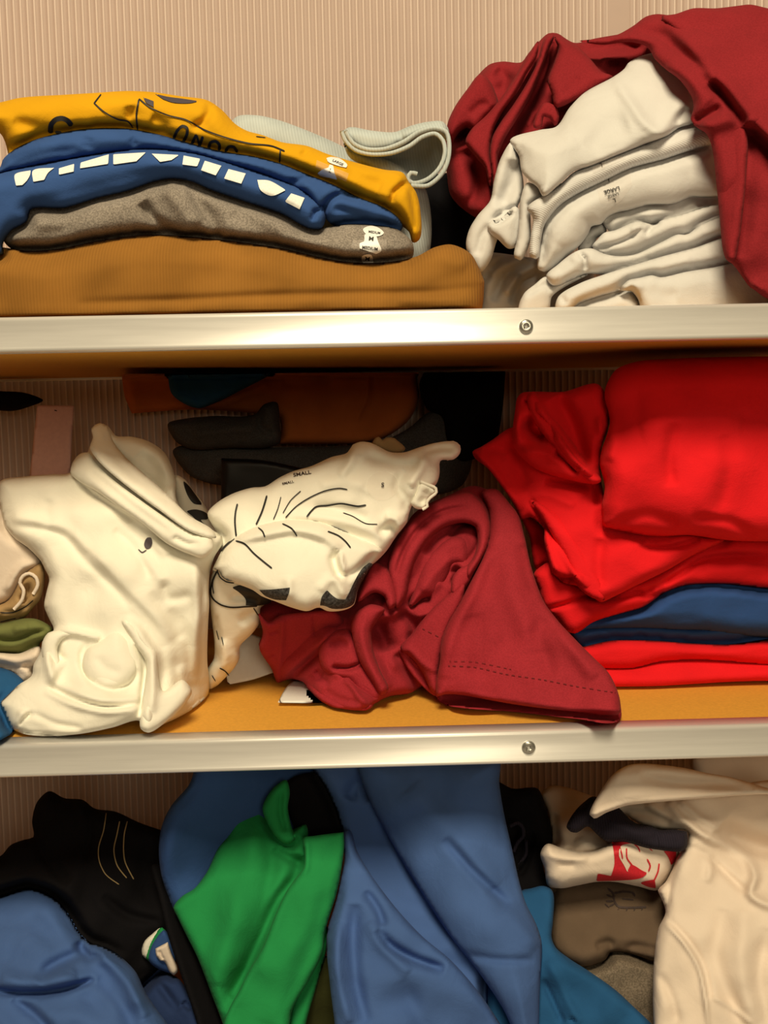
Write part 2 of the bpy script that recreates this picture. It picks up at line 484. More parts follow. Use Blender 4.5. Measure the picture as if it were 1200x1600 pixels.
def inkline_(host, name, mat, lines, lift=0.0008, parent=None, dash=0):
    """printed strokes (each its own flat piece) or a dashed row of stitches"""
    for s_, wd in lines:
        q = spline(s_, False, 2.5)
        d = np.gradient(q, axis=0); d /= np.linalg.norm(d, axis=1)[:, None]+1e-9
        nrm = np.c_[-d[:, 1], d[:, 0]]
        k = len(q); prof = np.full(k, wd/2.0)
        if not dash: prof[0] *= 0.4; prof[-1] *= 0.3
        a = q+nrm*prof[:, None]; b = q-nrm*prof[:, None]
        V = np.r_[host.pts(a[:, 0], a[:, 1], lift), host.pts(b[:, 0], b[:, 1], lift)]
        V[:, 2] = np.clip(V[:, 2], *host.zr)
        F = [[i, i+1, k+i+1, k+i] for i in range(k-1) if not (dash and (i//dash) % 2)]
        o = link(name, V, F, mat, parent or host.obj)
        if dash: o['kind'] = 'stuff'
def words_(host, name, mat, txt, x, y, size, ang=0.0, lift=0.0011, parent=None, sx=1.0):
    c = bpy.data.curves.new('lettering', 'FONT'); c.body = txt; c.size = 1.0; c.align_x = 'CENTER'; c.align_y = 'CENTER'
    c.offset = 0.02
    t = bpy.data.objects.new('lettering', c); COL.objects.link(t)
    dg = bpy.context.evaluated_depsgraph_get()
    me = t.evaluated_get(dg).to_mesh()
    v = np.array([p.co[:2] for p in me.vertices]); f = [list(p.vertices) for p in me.polygons]
    t.evaluated_get(dg).to_mesh_clear()
    bpy.data.objects.remove(t); bpy.data.curves.remove(c)
    if not len(f): return
    a = math.radians(ang)
    vx, vy = v[:, 0]*size*sx, -v[:, 1]*size
    X = x+vx*math.cos(a)-vy*math.sin(a); Yy = y+vx*math.sin(a)+vy*math.cos(a)
    return link(name, host.pts(X, Yy, lift), f, mat, parent or host.obj, smooth=False)
def cord(name, mat, path, r, Y, parent=None, zr=ZC, seg=8):
    """a rolled hem or rim: tube along a path, radius in metres"""
    q = spline(path, False, 4.0)
    C = P(q[:, 0], q[:, 1], depthfn(Y)(q[:, 0], q[:, 1]))
    d = np.gradient(C, axis=0); d /= np.linalg.norm(d, axis=1)[:, None]
    ref = np.array([0, 1.0, 0]); a = np.cross(d, ref); a /= np.linalg.norm(a, axis=1)[:, None]+1e-9
    b = np.cross(d, a); V, F = [], []
    k = len(C)
    for j in range(seg):
        t = 2*math.pi*j/seg
        V.append(C+r*(a*math.cos(t)+b*math.sin(t)))
    V = np.concatenate(V)
    for j in range(seg):
        j2 = (j+1) % seg
        for i in range(k-1):
            F.append([j*k+i, j*k+i+1, j2*k+i+1, j2*k+i])
    F.append([j*k for j in range(seg)][::-1]); F.append([j*k+k-1 for j in range(seg)])
    V[:, 2] = np.clip(V[:, 2], *zr)
    return link(name, V, F, mat, parent)
def box(name, x0, x1, y0, y1, z0, z1, mat, parent=None, bev=0.0):
    import bmesh
    bm = bmesh.new(); bmesh.ops.create_cube(bm, size=1)
    for v in bm.verts:
        v.co = ((x0+x1)/2+v.co.x*(x1-x0), (y0+y1)/2+v.co.y*(y1-y0), (z0+z1)/2+v.co.z*(z1-z0))
    if bev: bmesh.ops.bevel(bm, geom=bm.edges[:], offset=bev, segments=3, affect='EDGES', profile=0.5)
    me = bpy.data.meshes.new(name); bm.to_mesh(me); bm.free()
    me.polygons.foreach_set('use_smooth', np.ones(len(me.polygons), bool))
    try: me.set_sharp_from_angle(angle=math.radians(35))
    except Exception: pass
    me.materials.append(M[mat]); o = bpy.data.objects.new(name, me); COL.objects.link(o)
    if parent: o.parent = parent
    return o
THINGS = []
def thing(name, label, cat, group=None):
    o = bpy.data.objects.new(name, None); o.empty_display_size = 0.02; COL.objects.link(o)
    o['label'] = label; o['category'] = cat
    if group: o['group'] = group
    THINGS.append(o); return o
def single(s, name, label, cat, group=None):
    o = s.obj if isinstance(s, Surf) else s
    o.name = name; o['label'] = label; o['category'] = cat
    if group: o['group'] = group
    THINGS.append(o); return o
def struct(o): o['kind'] = 'structure'; return o

# ------------------------------------------------------------------ setting: fluted back wall, side panels
XL, XRt = -0.52, 0.56
def flutes(name, x0, x1, z0, z1, y):
    pitch = 0.00675; V, F = [], []
    prof = [(0.0, 0.0), (0.37, 0.0), (0.43, -0.0009), (0.57, -0.0009), (0.63, 0.0)]
    xs = []
    x = x0
    while x < x1:
        for a, b in prof: xs.append((x+a*pitch, b))
        x += pitch
    for (xx, yy) in xs: V += [(xx, y+yy, z0), (xx, y+yy, z1)]
    for i in range(len(xs)-1): F.append([2*i, 2*i+2, 2*i+3, 2*i+1])
    n = len(V); V += [(xs[0][0], y+0.008, z0), (xs[0][0], y+0.008, z1), (xs[-1][0], y+0.008, z0), (xs[-1][0], y+0.008, z1)]
    m = len(xs)-1
    F += [[0, 1, n+1, n], [2*m, n+2, n+3, 2*m+1], [n, n+1, n+3, n+2], [1, 2*m+1, n+3, n+1], [0, n, n+2, 2*m]]
    o = link(name, V, F, 'wallm', None, smooth=False)
    o.data.materials.append(M['ribm'])
    for p in o.data.polygons[:m]:
        if p.index % 5 in (1, 2, 3): p.material_index = 1
    return o
xs = P1(966, 20, YBACK)[0]
wb_ = flutes('wall_back', XL, XRt, ZL-0.3, 0.62, YBACK); struct(wb_)
struct(box('trim_1', xs-0.011, xs+0.011, YBACK-0.0012, YBACK+0.002, ZT+0.02, 0.62, 'wallm'))
struct(box('wall_left', XL-0.018, XL, 0.0, YBACK+0.01, ZL-0.3, 0.62, 'panel', bev=0.001))
struct(box('wall_right', XRt, XRt+0.018, 0.0, YBACK+0.01, ZL-0.3, 0.62, 'panel', bev=0.001))

fl = box('floor', -2.5, 2.5, -4.0, 0.5, -1.02, -1.0, 'floorm'); struct(fl)
# ------------------------------------------------------------------ shelves
def rail_mesh(zt, zb, parent):
    """aluminium front rail: C-shaped profile with rounded upper edge and small lower bead"""
    h = zt-zb; r = 0.003
    pr = [(0.017, zt-0.0012), (0.017, zt), (r, zt)]
    for k in range(1, 7):
        a = math.pi/2*k/6; pr.append((r-r*math.sin(a), zt-r+r*math.cos(a)))
    pr += [(0, zb+0.0035), (-0.0007, zb+0.0028), (-0.0009, zb+0.0015), (-0.0003, zb+0.0004), (0.0008, zb), (0.010, zb), (0.010, zb+0.002), (0.002, zb+0.002), (0.002, zt-0.0045), (0.0035, zt-0.0012)]
    V = [(XL, a, b) for a, b in pr]+[(XRt, a, b) for a, b in pr]; n = len(pr)
    F = [[i, (i+1) % n, n+(i+1) % n, n+i] for i in range(n)]
    F += [list(range(n))[::-1], [n+i for i in range(n)]]
    return link('front_rail', V, F, 'steel', parent, smooth=False)
def screw(px, py, parent):
    c = P1(px, py, -0.0004); R = 0.0046; V, F = [], []
    prof = [(R, 0.0008), (R*1.0, -0.0002), (R*0.9, -0.0009), (R*0.62, -0.0013), (R*0.5, -0.0013)]
    n = 24
    for r, y in prof:
        for k in range(n):
            a = 2*math.pi*k/n
            rr = r
            V.append((c[0]+rr*math.cos(a), c[1]+y, c[2]+rr*math.sin(a)))
    def cross(a):                                  # cross recess outline
        m = abs(math.cos(2*(a+0.35))); return R*(0.18+0.30*m**3)
    for y, s_ in ((-0.0013, 1.0), (0.0006, 0.55)):
        for k in range(n):
            a = 2*math.pi*k/n; rr = cross(a)*s_
            V.append((c[0]+rr*math.cos(a), c[1]+y, c[2]+rr*math.sin(a)))
    L = len(prof)+2
    for j in range(L-1):
        for k in range(n):
            k2 = (k+1) % n
            F.append([j*n+k, j*n+k2, (j+1)*n+k2, (j+1)*n+k])
    F.append([(L-1)*n+k for k in range(n)])
    return link('screw', V, F, 'screw', parent, smooth=False)
def shelf(label, zt, zb, screws):
    t = thing('shelf', label, 'shelf', None)
    box('board', XL+0.001, XRt-0.001, 0.0036, 0.376, zb+0.0035, zt-0.0013, 'fibre', t, bev=0.0006)
    r = rail_mesh(zt, zb, t)
    box('rear_rail', XL+0.001, XRt-0.001, 0.3765, 0.3785, zb+0.001, zt-0.0015, 'steel', t, bev=0.0004)
    for s_ in screws: screw(*s_, r)
    return t
shelf('upper golden board shelf with pale aluminium front rail and brown sweatshirt on it', ZT, ZTb, [(822, 510)])
shelf('middle golden board shelf under the crumpled white and maroon shirts, greyer front rail', ZM, ZMb, [(826, 1168)])
shelf('lowest board shelf under the green and blue clothes, mostly below the picture', ZL, ZL-(ZT-ZTb), [])

# ================================================================== TOP SHELF
z = ZR
t = single(sheet('sweatshirt', 'brown', '-60,384 0,386 45,392 90,389 150,377 230,367 300,370 380,379 440,388 500,402 540,409 600,410 650,401 680,386 705,382 735,396 749,420 757,440! 755,470 748,515! 600,515 300,520 0,526 -60,528!',
    [(0, 450, 0.042), (750, 450, 0.040)], B=0.026, w=46, T=0.24, wr=0.8, zr=z,
    folds=[('r', '757,443 700,455 560,458 420,462 300,468 120,474', -2.5, 7), ('r', '620,470 700,468 750,470', 2, 9), ('r', '640,410 690,400 730,415', 3, 14)]),
    'sweatshirt', 'tobacco brown knitted sweatshirt folded flat at the bottom of the left stack', 'sweatshirt')
t = thing('sweatshirt', 'grey heather sweatshirt folded on the brown one, with size stickers at its right end', 'sweatshirt')
g = sheet('body', 'heather', '5,375 12,355 35,340 42,322 60,319 100,318 150,303 200,291 240,278 270,273 300,277 330,290 380,308 430,325 480,347 500,356 540,350 590,352 620,358 645,380 646,398 640,408 600,416 550,417 500,408 440,394 380,384 300,376 240,370 200,372 150,380 90,395 45,396 18,389',
    0.040, B=0.019, w=34, T=0.20, wr=0.9, zr=z, parent=t,
    folds=[('r', '222,315 240,342 262,358 285,372', -9, 9), ('r', '292,288 312,320 330,345 345,372', -7, 7, 14), ('r', '258,290 280,320 305,355', 6, 14), ('r', '365,330 400,355 440,380', -3, 14), ('r', '35,342 60,350 100,350', 3, 10)])
sk = deco(g, 'size_sticker', 'film', '551,375! 605,374! 603,394! 549,388!', parent=g.obj)
for q in ('570,366 588,368! 591,378 596,392 588,397! 562,388! 562,380 569,377', '567,358 577,353 590,355 600,364 592,369 570,364', '566,400 580,398 583,411 566,410'):
    deco(g, 'sticker_label', 'sticker', q, 0.001, 1.5, g.obj)
words(g, 'size_lettering', 'ink', 'M', 580, 373, 9, 8, 0.0015, sx=1.2); words(g, 'size_lettering', 'ink', 'MEDIUM', 578, 388, 7, 8, 0.0015, sx=0.95)
words(g, 'size_lettering', 'ink', 'M', 574, 405, 9, 8, 0.0015, sx=1.2); words(g, 'size_lettering', 'ink', 'MEDIUM', 585, 363, 5, 8, 0.0015)

t = thing('t_shirt', 'blue t-shirt with white block lettering folded between the yellow and the grey ones', 't-shirt')
bl = sheet('body', 'blue', '-40,285 0,270 60,258 140,243 220,232 300,238 360,255 420,275 470,295 500,316 509,338 503,356 487,358 440,334 380,314 330,297 300,284 270,279 240,284 200,298 150,310 100,325 48,328 42,345 16,362 4,384 6,396 -40,398',
    0.0375, B=0.017, w=30, T=0.18, wr=0.7, zr=z, parent=t,
    folds=[('r', '488,345 492,330 502,328', -6, 4), ('r', '20,330 80,310 150,290 230,272 300,272', -1.5, 10)])
for q in ('23,273 48,266! 47,273 42,282 35,289! 25,290!', '51,267 85,262! 75,270 69,281! 52,284!', '92,263! 116,256! 115,268! 92,273!', '126,254! 170,241! 169,256! 125,263!', '177,241! 228,238! 213,252! 177,257!', '237,240! 280,242! 268,250! 250,253!',
          '287,243! 313,248! 308,260! 285,257!', '320,251! 346,259! 337,274! 314,266!', '357,264! 384,271! 377,287! 350,279!', '402,281! 420,282 447,297! 424,306 407,297', '455,302! 476,309! 468,327! 445,315!'):
    deco(bl, 'letter', 'white_ink', q, 0.0012, 1.8)
bu = sheet('folded_layer', 'blue', '-40,262 0,262 4,250 20,235 50,220 80,211 120,203 160,200 200,201 240,208 290,222 340,235 400,245 440,256 480,272 520,288 560,308 600,324 622,340 630,355 625,362 560,358 520,352 500,330 470,300 420,278 360,259 300,242 225,236 150,243 70,257 0,272 -40,284',
    0.0405, B=0.014, w=28, T=0.16, wr=0.7, zr=z, parent=t,
    folds=[('r', '500,335 515,312 535,303 560,312', -9, 6), ('r', '450,283 470,282 490,275', -4, 6), ('r', '520,325 560,335 610,350', -6, 7), ('r', '470,285 490,302 500,325', 5, 10), ('r', '205,215 212,228', -3, 6), ('r', '140,215 135,232', -2, 10), ('r', '0,258 60,240 120,232', -3, 9)])

t = thing('t_shirt', 'golden yellow t-shirt with black printing on top of the left stack', 't-shirt')
ye = sheet('body', 'yellow', '-40,168 0,160 30,153 100,148 150,145 200,142 240,144 280,150 325,157 347,172 368,194 385,204 410,211 440,222 480,228 510,240 560,255 600,265 630,270 639,285 650,300 657,330 655,375 645,380 639,362 632,356 600,334 560,316 520,297 480,282 440,266 400,255 340,245 290,232 240,218 200,211 160,210 110,213 60,228 30,246 16,250 12,238 8,222 0,208 -40,198',
    0.050, B=0.021, w=30, T=0.15, wr=0.9, zr=z, parent=t,
    folds=[('r', '612,318 616,300 628,290 640,284', -7, 5), ('r', '640,290 646,320 650,360', -5, 5), ('r', '324,160 327,176 318,190 300,200', -5, 7), ('r', '203,165 205,178 198,186', -4, 8), ('r', '235,185 258,196 255,212', -5, 9), ('r', '20,190 60,200 110,205', -4, 10), ('r', '540,265 570,280 600,290', -3, 8), ('r', '470,243 480,236', -3, 4), ('r', '590,300 620,312', 3, 12)])
inkline(ye, 'print_line', 'ink', [('158,147 147,161! 163,175 185,187 200,190 208,200', 2.2), ('217,155 213,180 215,203', 2.6), ('217,154 235,168 262,180 290,187 320,203 350,214 390,224 425,228 445,236', 2.2), ('438,234 437,254', 2.4), ('400,213 415,215', 1.6)])
deco(ye, 'print', 'grey_ink', '241,146! 262,151 285,154 311,158! 298,161 270,160 255,155!', 0.001); deco(ye, 'print', 'grey_ink', '224,152! 240,158! 240,167! 228,160', 0.001, 1.5)
inkline(ye, 'printed_letter', 'ink', [('79,208 80,195 87,187 97,185 106,189 112,197', 8), ('86,206 96,207', 4)])
inkline(ye, 'printed_letter', 'ink', [('271,217 278,203 285,197 292,200 292,210 286,222', 4.6)])
inkline(ye, 'printed_letter', 'ink', [('299,226 307,210', 4.4), ('307,211 312,228', 3.4), ('311,230 317,213', 4.4)])
inkline(ye, 'printed_letter', 'ink', [('326,233 329,223 337,221 343,227 342,236', 4.6)])
inkline(ye, 'printed_letter', 'ink', [('352,237 357,230 365,230 371,238', 4.6)])
deco(ye, 'size_sticker', 'film', '495,250! 545,271! 541,284! 493,262!', 0.0008)
deco(ye, 'sticker_label', 'sticker', '510,247 518,245! 530,247 535,250 543,258 541,262! 525,258 512,252', 0.0012, 1.5)
deco(ye, 'sticker_label', 'sticker', '496,271! 505,264 513,262 515,257! 520,258 522,268 527,281! 515,278 500,275', 0.0012, 1.5)
words(ye, 'size_lettering', 'ink', 'LARGE', 528, 254, 5.5, 25, 0.0016, sx=1.1); words(ye, 'size_lettering', 'ink', 'L', 516, 267, 9, 25, 0.0016)

t = thing('polo_shirt', 'pale grey green knit shirt curled up behind the yellow t-shirt, its hem rolled', 'shirt')
sheet('body', 'greygreen', '355,200 370,182 400,180 430,186 470,200 530,226 560,244 610,262 660,285 660,420 500,420 350,330',
      0.17, B=0.02, w=30, T=0.10, wr=1.0, zr=z, parent=t)
sheet('inner_side', 'greygreen', '545,228 580,236 620,228 655,208 685,204 697,225 694,255 676,278 645,285 620,268 590,256 556,242', 0.135, B=-0.022, w=34, T=0.012, wr=0.5, zr=z, parent=t)
sheet('rolled_hem', 'greygreen', '535,206 545,199 580,204 618,206 640,197 670,190 692,190 702,205 699,222 690,212 672,207 650,215 622,231 590,238 565,236 548,226 536,214',
      0.105, B=0.012, w=14, T=0.05, wr=0.5, zr=z, parent=t, folds=[('r', '620,205 628,218 620,230', -3, 6)])
cord('hem_edge', 'greygreen', '534,205 540,220 556,235 580,241 612,239 640,228 660,214 680,209 692,220 695,240 687,262 668,280 645,286 637,280 642,270 652,272', 0.0016, 0.093, t, z)
cord('hem_edge', 'greygreen', '540,205 552,224 572,233 600,233 630,222 655,206 680,200 697,206 702,225 700,250 690,272 668,290 642,290', 0.0016, 0.092, t, z)
sheet('lower_fold', 'greygreen', '536,218 548,232 575,243 604,250 636,268 645,288 610,285 575,262 545,245', 0.125, B=0.008, w=14, T=0.03, wr=0.5, zr=z, parent=t)

single(sheet('shirt', 'black', '640,300 660,280 700,270 760,280 800,300 800,520! 640,520!', 0.21, B=0.01, w=20, T=0.05, wr=2, zr=z), 'shirt', 'black cloth added to darken the gap between the two stacks on the upper shelf', 'shirt')  # added black sheet, keeps the gap behind the stacks dark
# maroon shirt thrown over the pale stack
t = thing('t_shirt', 'maroon t-shirt thrown over the pale grey stack on the upper shelf', 't-shirt')
sheet('bunched_body', 'maroon', '697,205 701,190 710,168 731,138 750,114 766,100 785,96 815,97 825,84 841,66 857,52 871,52 885,61 897,67 930,60 965,54 1000,48 1030,80 1035,130 1000,150 960,170 900,190 860,215 830,240 800,300 780,340 757,345 725,328 704,305 698,270 694,240',
    [(700, 200, 0.180), (860, 60, 0.170), (760, 320, 0.150), (1020, 70, 0.160)], B=0.03, w=26, T=0.07, wr=1.0, zr=z, parent=t, folds=[
    ('r', '710,224 722,213 738,202', -14.8, 6), ('r', '706,228 714,234 730,228 742,214', 4.8, 5), ('r', '843,72 828,105 806,140 786,165 773,190 768,225 770,270 772,320', -8.8, 4),
    ('r', '838,68 820,100 800,135 770,175 735,212', 6.1, 8), ('r', '735,215 752,245 762,280 764,320', 5.4, 8), ('r', '852,64 836,110 815,150 790,185 780,215 776,260', 7.5, 7),
    ('r', '866,64 856,95 846,125 828,160 806,190 796,225', -17.6, 12), ('r', '775,108 792,125 784,148', -12.2, 13), ('r', '730,235 745,265 740,310 725,325', -9.4, 9), ('r', '880,62 872,100 858,125 866,150', 5.4, 12),
    ('r', '900,78 935,76 970,72 1010,76', -17.6, 12), ('r', '880,70 905,95 930,110 950,115', 5.4, 8), ('r', '938,105 945,93 962,90 980,94', 4.8, 4), ('r', '950,100 968,99', -4.8, 4),
    ('r', '857,125 864,148', -6.8, 5), ('r', '848,170 840,185 834,198', -6.8, 4), ('r', '858,165 870,178 868,190', 4.0, 4), ('r', '866,165 852,185', -6.1, 5), ('r', '834,172 824,198', 4.0, 4), ('r', '850,162 880,170 900,160', 4.0, 5), ('r', '875,178 905,165 935,140', -5.4, 6)])
for q, Y, B, w, fs in (
    ('699,194 710,168 731,138 750,116 762,122 776,150 779,165 760,186 742,206 730,199 718,206 709,220 706,230 698,222', [(700, 200, .135), (770, 150, .135)], .014, 16, [('r', '735,180 750,165 765,160', -3, 7)]),
    ('841,64 826,84 806,118 785,150 760,180 735,204 727,222 744,246 757,262 766,292 770,270 766,240 770,206 785,176 803,151 822,117 839,88', [(840, 70, .125), (765, 280, .11), (735, 215, .12)], .010, 9, []),
    ('853,58 840,95 823,130 801,165 783,190 769,215 765,240 769,275 772,305 780,278 778,245 790,215 808,186 829,150 845,112 856,82 866,54', [(855, 60, .13), (773, 300, .105)], .010, 8, []),
    ('866,58 888,64 905,75 925,95 940,112 957,119 932,137 900,156 868,168 862,147 856,127 866,97 872,75', [(880, 65, .128), (870, 160, .105), (950, 120, .11)], .012, 16, [('r', '905,120 880,150', -2, 8)]),
    ('834,200 840,175 852,160 868,166 874,182 868,198 858,184 850,182 846,200', .105, .006, 6, [])):
    sheet('fold', 'maroon', q, Y, B=B, w=w, T=0.012, wr=0.5, parent=t, zr=z, folds=fs, step=2.6)
MT = t
md = sheet('hanging_body', 'maroon', '905,64 940,60 965,54 990,40 1009,26 1025,22 1055,24 1083,14 1118,14 1153,10 1172,8 1200,14 1250,22 1260,250 1260,500! 1215,475 1193,464 1180,454 1172,449 1162,436 1153,423 1144,412 1135,406 1130,392 1125,345 1119,285 1111,225 1103,208 1090,200 1079,186 1083,172 1083,158 1074,140 1060,123 1041,109 1023,92 1012,74 985,66 940,70',
    [(960, 60, .11), (1080, 100, .058), (1200, 20, .08), (1130, 300, .022), (1200, 440, .010), (1050, 30, .10)], B=0.010, w=16, T=0.012, wr=1.6, zr=z, parent=t, folds=[
    ('r', '1035,28 1072,62 1103,100 1130,132 1155,162 1180,196 1215,228', 15, 14, 55), ('r', '1110,128 1130,148 1152,178 1165,192', -14, 9), ('r', '1082,190 1108,180 1130,165', -10, 7, 9), ('r', '1095,198 1130,190 1158,176', 6, 14),
    ('r', '1168,188 1167,230 1162,300 1155,380 1150,400', -8, 6, 18), ('r', '1170,200 1185,215 1215,245', -10, 9), ('r', '1078,35 1100,42 1122,46', -6, 5), ('r', '990,48 1030,60 1065,82 1105,112', -6, 6, 12),
    ('r', '960,62 1020,62 1050,68', 4, 8), ('r', '1160,22 1185,38 1215,50', -6, 8), ('r', '1160,95 1175,125 1210,145', -4, 12), ('r', '1040,100 1085,130 1110,160', 5, 16), ('r', '1195,455 1175,440', 3, 5)])

for q, Y, B, w in (
    ('1033,26 1055,22 1083,13 1118,13 1153,9 1172,7 1200,13 1250,21 1260,250 1240,246 1215,230 1195,212 1175,192 1155,163 1130,132 1105,101 1076,66', [(1040, 30, .088), (1105, 100, .046), (1215, 225, .0), (1240, 30, .06)], .010, 16),
    ('1083,194 1110,182 1128,168 1146,169 1161,186 1168,215 1166,270 1161,330 1153,385 1146,409 1136,407 1130,392 1125,345 1119,285 1111,225 1103,208', [(1085, 192, .052), (1150, 180, .03), (1140, 400, .0)], .008, 14)):
    sheet('fold', 'maroon', q, Y, B=B, w=w, T=0.010, wr=0.8, parent=MT, zr=z)

# stack of pale grey polo shirts
GP = 'pale grey shirts stacked at the right of the upper shelf'
def polo(label, parts):
    t = thing('polo_shirt', label, 'shirt', GP)
    return t, [sheet(n, m, o, Y, B*0.62, w*1.25, T, f, wr, t, zr=ZR) for n, m, o, Y, B, w, T, f, wr in parts]
_, r = polo('topmost pale grey shirt of the right stack, its wide smooth fold under the maroon t-shirt', [
  ('body', 'polo', '797,219 843,203 869,198 890,168 913,145 960,119 976,107 981,99 1013,84 1050,84 1090,130 1095,170 1090,190 1060,200 1044,211 1013,223 967,241 920,260 898,267 872,290 848,307 841,294 828,283 815,268 811,244',
   [(800, 230, .085), (900, 200, .075), (1060, 150, .078), (860, 300, .05)], .026, 40, .12,
   [('r', '1010,225 1035,205 1060,165 1082,160', 5, 12), ('r', '1075,168 1062,182 1058,196', -4, 5), ('r', '960,125 985,160 1010,195 1040,212', 5, 9), ('r', '920,235 945,205 980,190', -4, 18), ('r', '815,238 850,235 900,215', 4, 20)], 1.0),
  ('side_drape', 'polo', '800,221 783,246 772,281 766,313 746,337 733,359 728,382 735,408 750,426 766,408 775,380 790,345 809,322 818,296 814,262 808,240',
   [(800, 225, .09), (740, 400, .085)], .016, 16, .06, [('r', '806,250 800,285 780,325', -9, 14), ('r', '768,345 778,335 805,322', -6, 4), ('r', '745,400 752,370 764,350', -3, 6)], .5),
  ('side_fold', 'polo', '761,355 767,345 785,339 805,322 813,330 812,370 806,386 795,389 778,374 765,364', .076, .012, 10, .05, [('r', '768,350 782,346 802,331', -9, 3)], .3)])
_, r = polo('second pale grey shirt of the right stack, its edge curling down at the left', [
  ('body', 'polo', '813,312 824,285 841,292 850,304 880,285 900,290 830,322 829,341 829,372 822,395 813,407 804,403 808,372 811,341', .070, .010, 10, .05, [('r', '822,322 845,308', -3, 4)], .3)])
_, r = polo('pale grey shirt whose ribbed grey collar strip runs under the topmost fold', [
  ('collar', 'polorib', '822,326 830,317 848,306 872,291 898,268 920,259 967,240 1013,222 1044,210 1060,198 1082,180 1110,200 1115,224 1104,228 1067,239 1037,249 985,263 947,281 906,301 876,320 856,343 850,354 845,378 840,405 829,401 829,370 833,342 829,334',
   [(830, 330, .060), (1100, 220, .060)], .015, 15, .10, [('r', '838,338 838,370 836,395', -2, 3)], .3)])
deco(r[0], 'size_sticker', 'film', '936,252! 944,249! 946,262! 940,265!', 0.0008); words(r[0], 'size_lettering', 'ink', 'L', 939, 257, 8, 160, 0.0013)
_, r = polo('pale grey shirt with a printed size sticker, thickest of the right stack', [
  ('body', 'polo', '850,344 876,315 906,296 947,276 985,258 1037,244 1067,234 1108,222 1125,260 1128,305 1100,309 1080,308 1055,318 1010,321 980,329 965,332 948,341 940,350 924,354 920,364 907,382 882,404 866,417 850,425 841,421 840,402 846,372 848,354',
   [(850, 400, .062), (1110, 260, .062)], .022, 28, .12, [('r', '930,300 905,340 880,385', 2, 20)], .6)])
deco(r[0], 'size_sticker', 'film', '925,262! 975,246 988,290! 968,318! 938,318!', 0.0008)
words(r[0], 'size_lettering', 'ink', 'LARGE', 956, 297, 8.5, 163, 0.0013, sx=1.0); words(r[0], 'size_lettering', 'ink', 'LARGE', 958, 305, 6, 163, 0.0013); words(r[0], 'size_lettering', 'ink', 'L', 960, 313, 9, 163, 0.0013); words(r[0], 'size_lettering', 'ink', 'L', 950, 281, 8, 163, 0.0013)
polo('pale grey shirt just under the one with the size sticker', [
  ('body', 'polo', '941,341 953,328 978,325 1011,313 1051,310 1083,300 1130,303 1135,330 1095,336 1060,344 1025,352 995,352 955,363 944,352', .064, .016, 16, .12, [('r', '1088,322 1110,315', -2, 5)], .5)])
polo('pale grey shirt with a doubled-back crease, fifth or so down the right stack', [
  ('body', 'polo', '925,384 934,374 943,364 960,360 995,346 1023,350 1032,345 1060,336 1130,322 1135,342 1083,363 1060,370 1032,384 990,403 962,405 934,394', .061, .016, 17, .12,
   [('r', '932,388 965,380 990,368 1003,356', -6, 4), ('r', '1008,368 1018,354 1032,346', -6, 4), ('r', '985,360 1005,352', 3, 5)], .5),
  ('folded_edge', 'polo', '903,390 912,371 925,353 944,348 948,362 932,373 927,387 915,396', .075, .010, 10, .05, [('r', '915,378 940,368', -4, 3)], .3)])
polo('pale grey shirt with a long rounded fold sweeping down to the left of its stack', [
  ('body', 'polo', '853,431 872,413 888,400 904,391 924,388 943,396 962,400 990,398 1032,379 1060,366 1072,367 1095,351 1135,338 1140,374 1083,393 1037,405 990,419 955,430 913,428 895,437 863,446', .056, .017, 18, .12,
   [('r', '902,393 914,404 914,424', -6, 4), ('r', '870,425 895,405', -2, 8), ('r', '880,440 905,428', -3, 4)], .5)])
polo('pale grey shirt with a thin folded edge reaching far left near the shelf', [
  ('folded_edge', 'polo', '810,480 820,457 835,445 853,432 863,442 900,430 920,428 885,447 862,464 858,485 840,500 812,500', .058, .012, 13, .10, [('r', '822,462 850,445 880,440', -3, 4)], .3)])
polo('pale grey shirt second from the bottom of the right stack', [
  ('body', 'polo', '868,485 872,464 905,443 940,430 955,425 990,414 1037,400 1083,388 1145,372 1150,411 1115,424 1080,428 1028,438 1015,437 985,441 972,452 940,462 905,475 890,490', .052, .017, 18, .14, [('r', '875,462 885,475', -3, 4), ('r', '1000,425 1080,405', 2, 10)], .5)])
polo('pale grey shirt lying flat on the shelf at the lower right, under the maroon edge', [
  ('body', 'polo', '967,453 974,444 981,438 1000,434 1020,430 1030,433 1070,425 1114,418 1170,408 1240,420 1250,500! 1250,520! 1000,520! 998,470 988,456', .046, .020, 20, .18, [('r', '988,445 985,458 996,472', -4, 4), ('r', '1000,450 1060,462', -2, 12)], .5)])
polo('pale grey shirt at the very bottom of the right stack, only its left edge showing', [
  ('body', 'polo', '880,520! 895,478 905,470 940,457 972,449 988,456 998,470 1010,520!', .052, .012, 14, .12, [], .3)])
polo('pale grey shirt crumpled in the shadow at the left foot of the right stack', [
  ('body', 'polo', '736,405 760,395 800,398 845,405 880,408 925,420 925,470 925,520! 742,520! 752,440', .140, .016, 20, .06,
   [('r', '752,440 778,412 800,395', -7, 6), ('r', '770,470 790,430 830,408', -8, 7), ('r', '800,475 815,440 850,425', -9, 7), ('r', '765,430 790,405', 4, 5), ('r', '790,460 812,430', 5, 6)], .8)])

